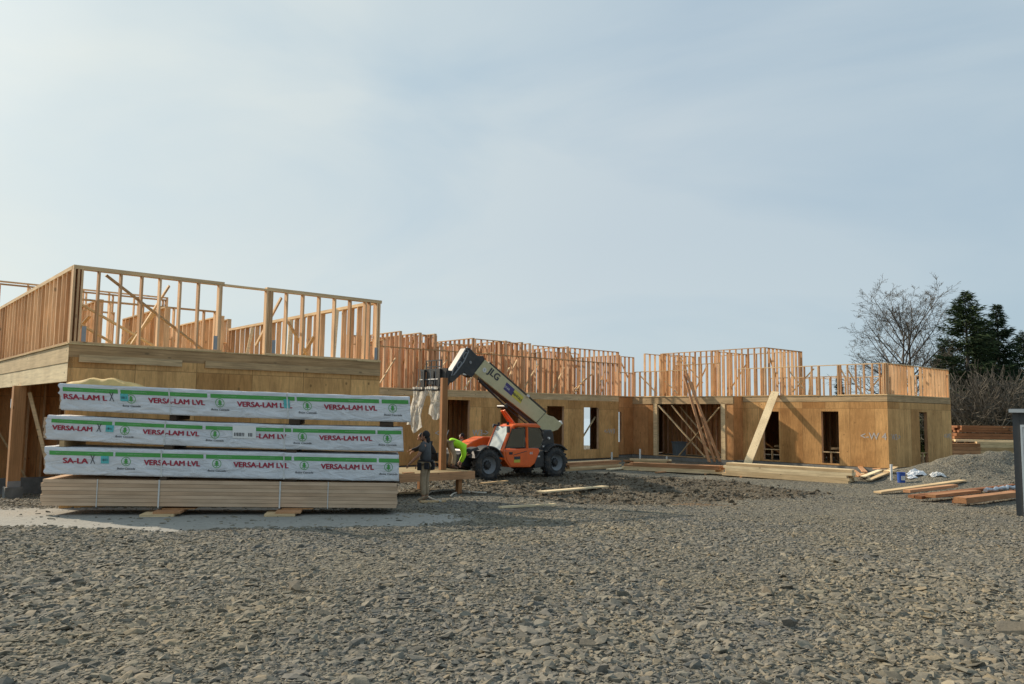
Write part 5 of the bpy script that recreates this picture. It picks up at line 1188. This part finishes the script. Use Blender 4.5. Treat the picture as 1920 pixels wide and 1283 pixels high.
def stand(**k):
    J=dict(pel=V3(0,0,.97),ch=V3(.01,0,1.32),nk=V3(0,0,1.49),hd=V3(.02,0,1.62))
    for s_,y in (('l',1),('r',-1)):
        J['sh'+s_]=V3(0,.19*y,1.42);J['el'+s_]=V3(-.02,.25*y,1.12);J['wr'+s_]=V3(.05,.26*y,.87);J['hi'+s_]=V3(0,.10*y,.90);J['kn'+s_]=V3(.03,.11*y,.50);J['an'+s_]=V3(0,.12*y,.09);J['to'+s_]=V3(.15,.13*y,.04)
    J.update(k); return J
p=G(797,941)
J=stand(ell=V3(.10,.25,1.15),wrl=V3(.33,.22,.95),elr=V3(.06,-.26,1.12),wrr=V3(.26,-.2,.92),hd=V3(.03,0,1.62))
w1=person('worker in grey t-shirt, tan trousers and tool belt standing beside the lumber stack',(p.x,p.y,p.z),PI-.25,J,dict(shirt='grey',trousers='tan',boot='tan',sleeve='short'),hairlen=.10)
mb=MB().tube([(.175*math.cos(t),.155*math.sin(t),1.0) for t in [i*2*PI/20 for i in range(21)]],.03,6,False); mb.build('tool_belt',MT['dark'],w1)
for (x,y,w_) in ((.10,.17,.055),(-.09,.18,.06),(-.17,-.03,.05),(.05,-.18,.06)):
    MB().box(x-w_,x+w_,y-.045,y+.045,.80+.03*math.sin(x*40),.97).build('tool_pouch',MT['dark'],w1,bevel=.02)
p=atz(800,879,DZ) ; p=Vector((p.x,26.0,DZ)); p.x=ray(800,870).x/ray(800,870).y*26.0
J=dict(pel=V3(-.22,0,.38),ch=V3(-.05,0,.72),nk=V3(.10,0,.88),hd=V3(.20,0,.97),shl=V3(.02,.19,.82),shr=V3(.02,-.19,.82),ell=V3(.25,.24,.62),elr=V3(.24,-.24,.60),wrl=V3(.48,.20,.56),wrr=V3(.45,-.16,.50),
  hil=V3(-.2,.12,.34),hir=V3(-.2,-.12,.34),knl=V3(.18,.17,.42),knr=V3(.10,-.17,.10),anl=V3(.10,.16,.09),anr=V3(-.3,-.16,.09),tol=V3(.26,.17,.04),tor=V3(-.42,-.17,.05))
person('worker in dark hooded top crouching on the platform behind the standing worker',(p.x,p.y,DZ),PI,J,dict(shirt='dark',trousers='dark',boot='dark',sleeve='long'),hairlen=.07)
p=atz(848,880,DZ)
ax=Matrix.Rotation(1.5,3,'Y')
J=dict(pel=V3(-.12,0,.86),ch=V3(.20,0,.82),nk=V3(.40,0,.66),hd=V3(.47,0,.53),shl=V3(.32,.17,.70),shr=V3(.32,-.17,.70),ell=V3(.37,.20,.44),elr=V3(.36,-.21,.44),wrl=V3(.24,.12,.24),wrr=V3(.27,-.14,.22),
  hil=V3(-.10,.11,.80),hir=V3(-.10,-.11,.80),knl=V3(-.02,.16,.46),knr=V3(.06,-.16,.46),anl=V3(-.10,.17,.09),anr=V3(.02,-.18,.09),tol=V3(.05,.18,.04),tor=V3(.17,-.18,.04))
person('worker in bright yellow green shirt bending down beside the upright post',(p.x,p.y,DZ),.12,J,dict(bulk=1.2,shirt='hivis',trousers='tan',boot='brown',sleeve='long'),head_ax=ax)
p=Vector((ray(866,870).x/ray(866,870).y*33.5,33.5,0)); p.z=gz(p.x,p.y)
J=stand(ell=V3(.2,.22,1.25),wrl=V3(.36,.10,1.36),elr=V3(.2,-.24,1.22),wrr=V3(.4,-.08,1.28))
w4=person('worker in brown jacket and black cap standing at the wall behind the bending worker',(p.x,p.y,p.z),PI+.3,J,dict(shirt='brown',trousers='brown',boot='dark',sleeve='long',hat='dark'))
MB().box(.085,.125,-.05,.05,1.60,1.66).build('cap_badge',MT['strap'],w4,bevel=.01)
for (x,y) in ((.42,.08),(.46,-.07)): ell((x,y,1.38),(.05,.045,.055)).build('glove',MT['strap'],w4)
# small person high among the middle wing studs
# ------------------------------------------------------------------ trees
def barktube(mb,p,d,L,r,lev,rng,twigs,maxlev,wide=1.):
    n=5; pts=[p]; rs=[r]; q=p.copy(); dd=d.copy()
    for i in range(n):
        dd=(dd+Vector((rng.uniform(-1,1),rng.uniform(-1,1),rng.uniform(-1,1)))*(.10 if lev<2 else .2)+Vector((0,0,.03+.05*(lev in (1,2))))).normalized(); q=q+dd*(L/n); pts.append(q.copy()); rs.append(max(.013,r*(1-(i+1)/n*.5)))
    (mb if lev<=1 else twigs).tube(pts,rs,7 if lev==0 else (5 if lev<3 else 3),cap=False)
    if lev>=maxlev: return
    nb={0:7,1:5,2:4,3:4,4:3,5:2}.get(lev,2)
    for k in range(nb):
        last=k==nb-1
        t=1.0 if last else (rng.uniform(.25,1.0) if lev else .30+.68*k/nb)
        i=min(n-1,int(t*n)); base=pts[i].lerp(pts[i+1],t*n-i) if t<1 else pts[-1]; rb=rs[min(n,i+1)]
        az=rng.uniform(0,2*PI) if lev else k*2.4+rng.uniform(-.4,.4); sp_=math.radians(rng.uniform(42,72)*wide if lev==0 else rng.uniform(24,58))
        if last: sp_*=.3
        a=dd.orthogonal().normalized(); b_=dd.cross(a); nd=(dd*math.cos(sp_)+(a*math.cos(az)+b_*math.sin(az))*math.sin(sp_)).normalized()
        barktube(mb,base,nd,L*(rng.uniform(.72,.95) if (lev==0 and not last) else rng.uniform(.52,.74))*(1.15-.35*t if lev==0 else 1),rb*rng.uniform(.55,.75) if not last else rb*.85,lev+1,rng,twigs,maxlev)
MT['bark']=plain('grey_bark',(.11,.095,.085),.95,var=.3,scale=3,bump=.4); MT['palebark']=plain('pale_twigs',(.20,.175,.14),.95,var=.25,scale=3); MT['twig']=plain('brown_twigs',(.10,.088,.070),.95,var=.2)
def baretree(name,px,Y,toppx,label,seed,maxlev=5,bark='bark',stems=1,spread=.2,h0=.28,twig='twig',r0=None,z=None,cat='tree',group=None,wid=None):
    x=ray(px,776).x/ray(px,776).y*Y; z=gz(x,Y) if z is None else z; H=at(px,toppx,Y).z-z; rng=random.Random(seed)
    r_=empty(name,(x,Y,z),0,label,cat,group); tr=MB(); tw=MB()
    for s_ in range(stems):
        a=2*PI*s_/max(1,stems)+rng.uniform(0,1); d=Vector((math.cos(a)*spread,math.sin(a)*spread,1)).normalized() if stems>1 else Vector((rng.uniform(-.05,.05),0,1)).normalized()
        barktube(tr,Vector((math.cos(a)*.12*(stems>1),math.sin(a)*.12*(stems>1),-.3)),d,H*h0,(r0 or H*.016),0,rng,tw,maxlev)
    zz_=sorted(v[2] for v in tw.v); zs=zz_[int(len(zz_)*.999)]; k=H/zs; xx_=sorted(abs(v[0]) for v in tw.v); xs_=xx_[int(len(xx_)*.985)]; kx=(wid/xs_) if wid else k
    for mb in (tr,tw): mb.v=[(v[0]*kx,v[1]*kx,v[2]*k) for v in mb.v]
    tr.build('trunk',MT[bark],r_,smooth=True); tw.build('crown',MT[twig],r_)
    return r_
def fantree(px,Y,toppx,halfpx,label,seed):
    """leafless spreading tree: two stems, arching limbs, each limb with branches and twigs"""
    x=ray(px,776).x/ray(px,776).y*Y; z=gz(x,Y); H=at(px,toppx,Y).z-z; RX=halfpx/F*Y; rng=random.Random(seed)
    r_=empty('bare_tree',(x,Y,z),0,label,'tree'); tr=MB(); tw=MB()
    def wander(p,d,L,n,r0,r1,up_,jit,mb,k):
        pts=[p]; rs=[r0]; q=p.copy(); d=d.normalized()
        for i in range(n):
            d=(d+Vector((rng.uniform(-1,1),rng.uniform(-1,1),rng.uniform(-1,1)))*jit+Vector((0,0,up_))).normalized(); q=q+d*(L/n); pts.append(q.copy()); rs.append(r0+(r1-r0)*(i+1)/n)
        mb.tube(pts,rs,k,cap=False); return pts,rs
    def twigs_(pts,rs,L,lev):
        n=len(pts)-1; cnt={1:8,2:7,3:4}[lev]
        for k in range(cnt):
            t=rng.uniform(.22,1.); i=min(n-1,int(t*n)); p=pts[i].lerp(pts[i+1],t*n-i); d=(pts[i+1]-pts[i]).normalized(); a=d.orthogonal().normalized(); b_=d.cross(a); az=rng.uniform(0,2*PI); sp_=math.radians(rng.uniform(28,60))
            nd=d*math.cos(sp_)+(a*math.cos(az)+b_*math.sin(az))*math.sin(sp_); l=L*rng.uniform(.28,.5)*(1.25-.5*t); r0=max(.012,rs[i]*.6)
            pp_,rr=wander(p,nd,l,4,r0,max(.008,r0*.4),.05,.16,tw,3)
            if lev<3: twigs_(pp_,rr,l,lev+1)
    for s_ in (0,1):
        base=Vector((-.25+.5*s_,.1*s_,-.3)); pts,rs=wander(base,Vector((-.03+.05*s_,0,1)),H*.97,12,.24,.03,.06,.035,tr,8)
        n=len(pts)-1
        for k in range(15):
            t=.26+.70*(k+rng.uniform(0,.6))/15; i=min(n-1,int(t*n)); p=pts[i].lerp(pts[i+1],t*n-i)
            az=k*2.4+s_*1.2+rng.uniform(-.4,.4); prof=RX*max(.16,math.sqrt(max(0,1-((t-.34)/.68)**2)))*(.78+.3*rng.random()); el=math.radians(28+38*t)
            dx=math.cos(az); sidex=.55+.45*abs(dx)
            d=Vector((dx*math.cos(el),math.sin(az)*math.cos(el),math.sin(el))); L=prof/math.cos(el)*.92
            pp_,rr=wander(p,d,L,9,max(.05,.115*(1-t*.6)),.018,-.015 if t<.5 else .03,.09,tr,5)
            twigs_(pp_,rr,L,1)
    zz_=sorted(v[2] for v in tw.v); kz=H/zz_[int(len(zz_)*.9985)]; xx_=sorted(abs(v[0]) for v in tw.v); kx=RX/xx_[int(len(xx_)*.99)]
    for mb in (tr,tw): mb.v=[(v[0]*kx,v[1]*kx,v[2]*kz) for v in mb.v]
    tr.build('trunk',MT['bark'],r_,smooth=True); tw.build('crown',MT['twig'],r_)
fantree(1706,62,524,122,'large leafless grey tree behind the right wing',4)
MT['needle']=None
def needlemat(name,c0,c1):
    m,nt,b=newmat(name); g=N(nt,'ShaderNodeNewGeometry'); tc=N(nt,'ShaderNodeTexCoord'); nz=N(nt,'ShaderNodeTexNoise',inp={'Scale':.55,'Detail':4}); nt.links.new(tc.outputs['Object'],nz.inputs['Vector'])
    f=math_(nt,'ADD',math_(nt,'MULTIPLY',g.outputs['Random Per Island'],.5),math_(nt,'MULTIPLY',math_(nt,'SUBTRACT',nz.outputs[0],.25),.9)); r=ramp(nt,f,[(.15,c0),(.8,c1)]); nt.links.new(r.outputs[0],b.inputs['Base Color']); b.inputs['Roughness'].default_value=.8; b.inputs['Specular IOR Level'].default_value=.15; return m
MT['needle']=needlemat('needles',(.014,.027,.013),(.065,.095,.04)); MT['needle2']=needlemat('needles_dark',(.010,.021,.012),(.042,.068,.032)); MT['brush']=needlemat('brush_leaves',(.018,.024,.012),(.06,.062,.032))
def conifer(px,Y,toppx,halfpx,label,seed,mat='needle',z=None,low=.04,dens=1.):
    x=ray(px,776).x/ray(px,776).y*Y; z=gz(x,Y) if z is None else z; H=at(px,toppx,Y).z-z; R=halfpx/F*Y; rng=np.random.default_rng(seed)
    r_=empty('conifer',(x,Y,z),0,label,'tree'); tk=MB().tube([(0,0,-.3),(0,0,H*.5),(0,0,H*.97)],[H*.02,H*.012,.02],8)
    C0=[];D0=[];S0=[]
    nb=int(H*34)
    for b_ in range(nb):
        t=rng.uniform(low,1)**.9; h=t*H; a=rng.uniform(0,2*PI); L=R*1.25*((1-t)**.74)*rng.uniform(.45,1.2)*(1+.18*math.sin(a*2+seed))*(1 if t>.2 else .75+t)+.12
        up_=.55*t-.05; n=int((10+26*L)*dens); s_=rng.uniform(.1,1,n)**.8
        dx,dy=math.cos(a),math.sin(a); zc=h+L*(up_*s_-.30*s_**2*(1-t)+.12*s_**3)
        w_=.10+.16*L*(1-s_*.6); off=rng.normal(0,1,n)*w_
        P=np.stack([dx*L*s_-dy*off,dy*L*s_+dx*off,zc+rng.normal(0,.07,n)-abs(off)*.25],1)
        Dr=np.stack([dx+rng.normal(0,.5,n)-dy*off*2,dy+rng.normal(0,.5,n)+dx*off*2,rng.normal(.05,.35,n)-.15],1); Dr/=np.linalg.norm(Dr,axis=1)[:,None]
        C0.append(P);D0.append(Dr);S0.append(rng.uniform(.2,.46,n)*(.6+.4*min(1,L)))
        if b_%3==0: tk.tube([(0,0,h),(dx*L*.5,dy*L*.5,h+L*(up_*.5-.07*(1-t))),(dx*L*.9,dy*L*.9,h+L*(up_*.9-.24*(1-t)+.09))],[.035*(1.2-t),.02,.006],4,False)
    C=np.concatenate(C0);Dr=np.concatenate(D0);S=np.concatenate(S0)[:,None]; sd=np.cross(Dr,rng.normal(size=Dr.shape)); sd/=np.linalg.norm(sd,axis=1)[:,None]+1e-9
    A=C+sd*S*.10; B=C-sd*S*.10; T_=C+Dr*S; Q=C-Dr*S*.25
    Vv=np.stack([Q,A,T_,B],1).reshape(-1,3); Fc=np.arange(len(Vv)).reshape(-1,4)
    me=bpy.data.meshes.new('crown'); npmesh(me,Vv,Fc); me.materials.append(MT[mat]); o=bpy.data.objects.new('crown',me); COL.objects.link(o); o.parent=r_
    tk.build('trunk',MT['bark'],r_); return r_
conifer(1818,57,549,70,'tall dark green conifer just right of the large leafless tree',3)
conifer(1877,60,574,50,'second tall conifer, darker and slimmer, right of the first conifer',8,'needle2')
conifer(1925,62,625,60,'conifer cut off by the right edge of the picture',14,'needle2')
conifer(1850,64,625,70,'lower dark conifer between the two tall conifers',17,'needle2')
conifer(1776,66,640,34,'small conifer at the left foot of the tall dark conifer',21,'needle')
conifer(1793,61,690,60,'low dark evergreen behind the corner of the right wing',33,'needle2'); 
conifer(1886,56,700,60,'low dark evergreen behind the boards at far right',35,'needle2')
conifer(1574,140,703,16,'small distant conifer seen through the knee wall gap of the right wing',40,'needle2',z=-4)
for i,(px,Y,tp,st,sd_,lb_) in enumerate([(1800,52,700,3,1,'pale leafless shrub nearest the corner of the right wing'),(1842,50,690,3,2,'large pale leafless shrub in front of the tall conifer'),(1872,51,680,2,3,'thin leafless sapling with white stems behind the red boards'),(1905,50,680,3,4,'pale leafless shrub at the right edge above the shed'),(1825,53,735,4,5,'low brown leafless shrub behind the reddish board stack'),(1890,53,690,3,9,'tall brown leafless shrub in front of the second conifer'),(1862,52,750,4,12,'low twiggy shrub between the reddish boards and the conifers')]):
    baretree('bare_shrub',px,Y,tp,lb_,sd_*7+1,maxlev=3,bark='palebark',twig='twig',stems=st,spread=.42,h0=.42,r0=.045,cat='shrub')
# scrubby undergrowth filling the edge of the wood
n=60000; rg=np.random.default_rng(5); x=rg.uniform(24.5,44,n); y=rg.uniform(54,70,n); hh=np.maximum(.3,(.9+2.2*(vnoise(x,y,.35,31)+.5)+1.2*(vnoise(x,y,1.3,33)+.2)))*sm(24,29,x)
z=height(x,y)+hh*rg.random(n)**.6
C=np.stack([x,y,z],1); Dr=rg.normal(size=(n,3)); Dr/=np.linalg.norm(Dr,axis=1)[:,None]; sd_=np.cross(Dr,rg.normal(size=(n,3))); sd_/=np.linalg.norm(sd_,axis=1)[:,None]; S=rg.uniform(.12,.34,n)[:,None]
Vv=np.stack([C-Dr*S*.4,C+sd_*S*.22,C+Dr*S,C-sd_*S*.22],1).reshape(-1,3); me=bpy.data.meshes.new('undergrowth'); npmesh(me,Vv,np.arange(4*n).reshape(-1,4)); me.materials.append(MT['brush']); o=bpy.data.objects.new('undergrowth',me); COL.objects.link(o); tag(o,'tangled brown and green undergrowth at the foot of the conifers','undergrowth',kind='stuff')
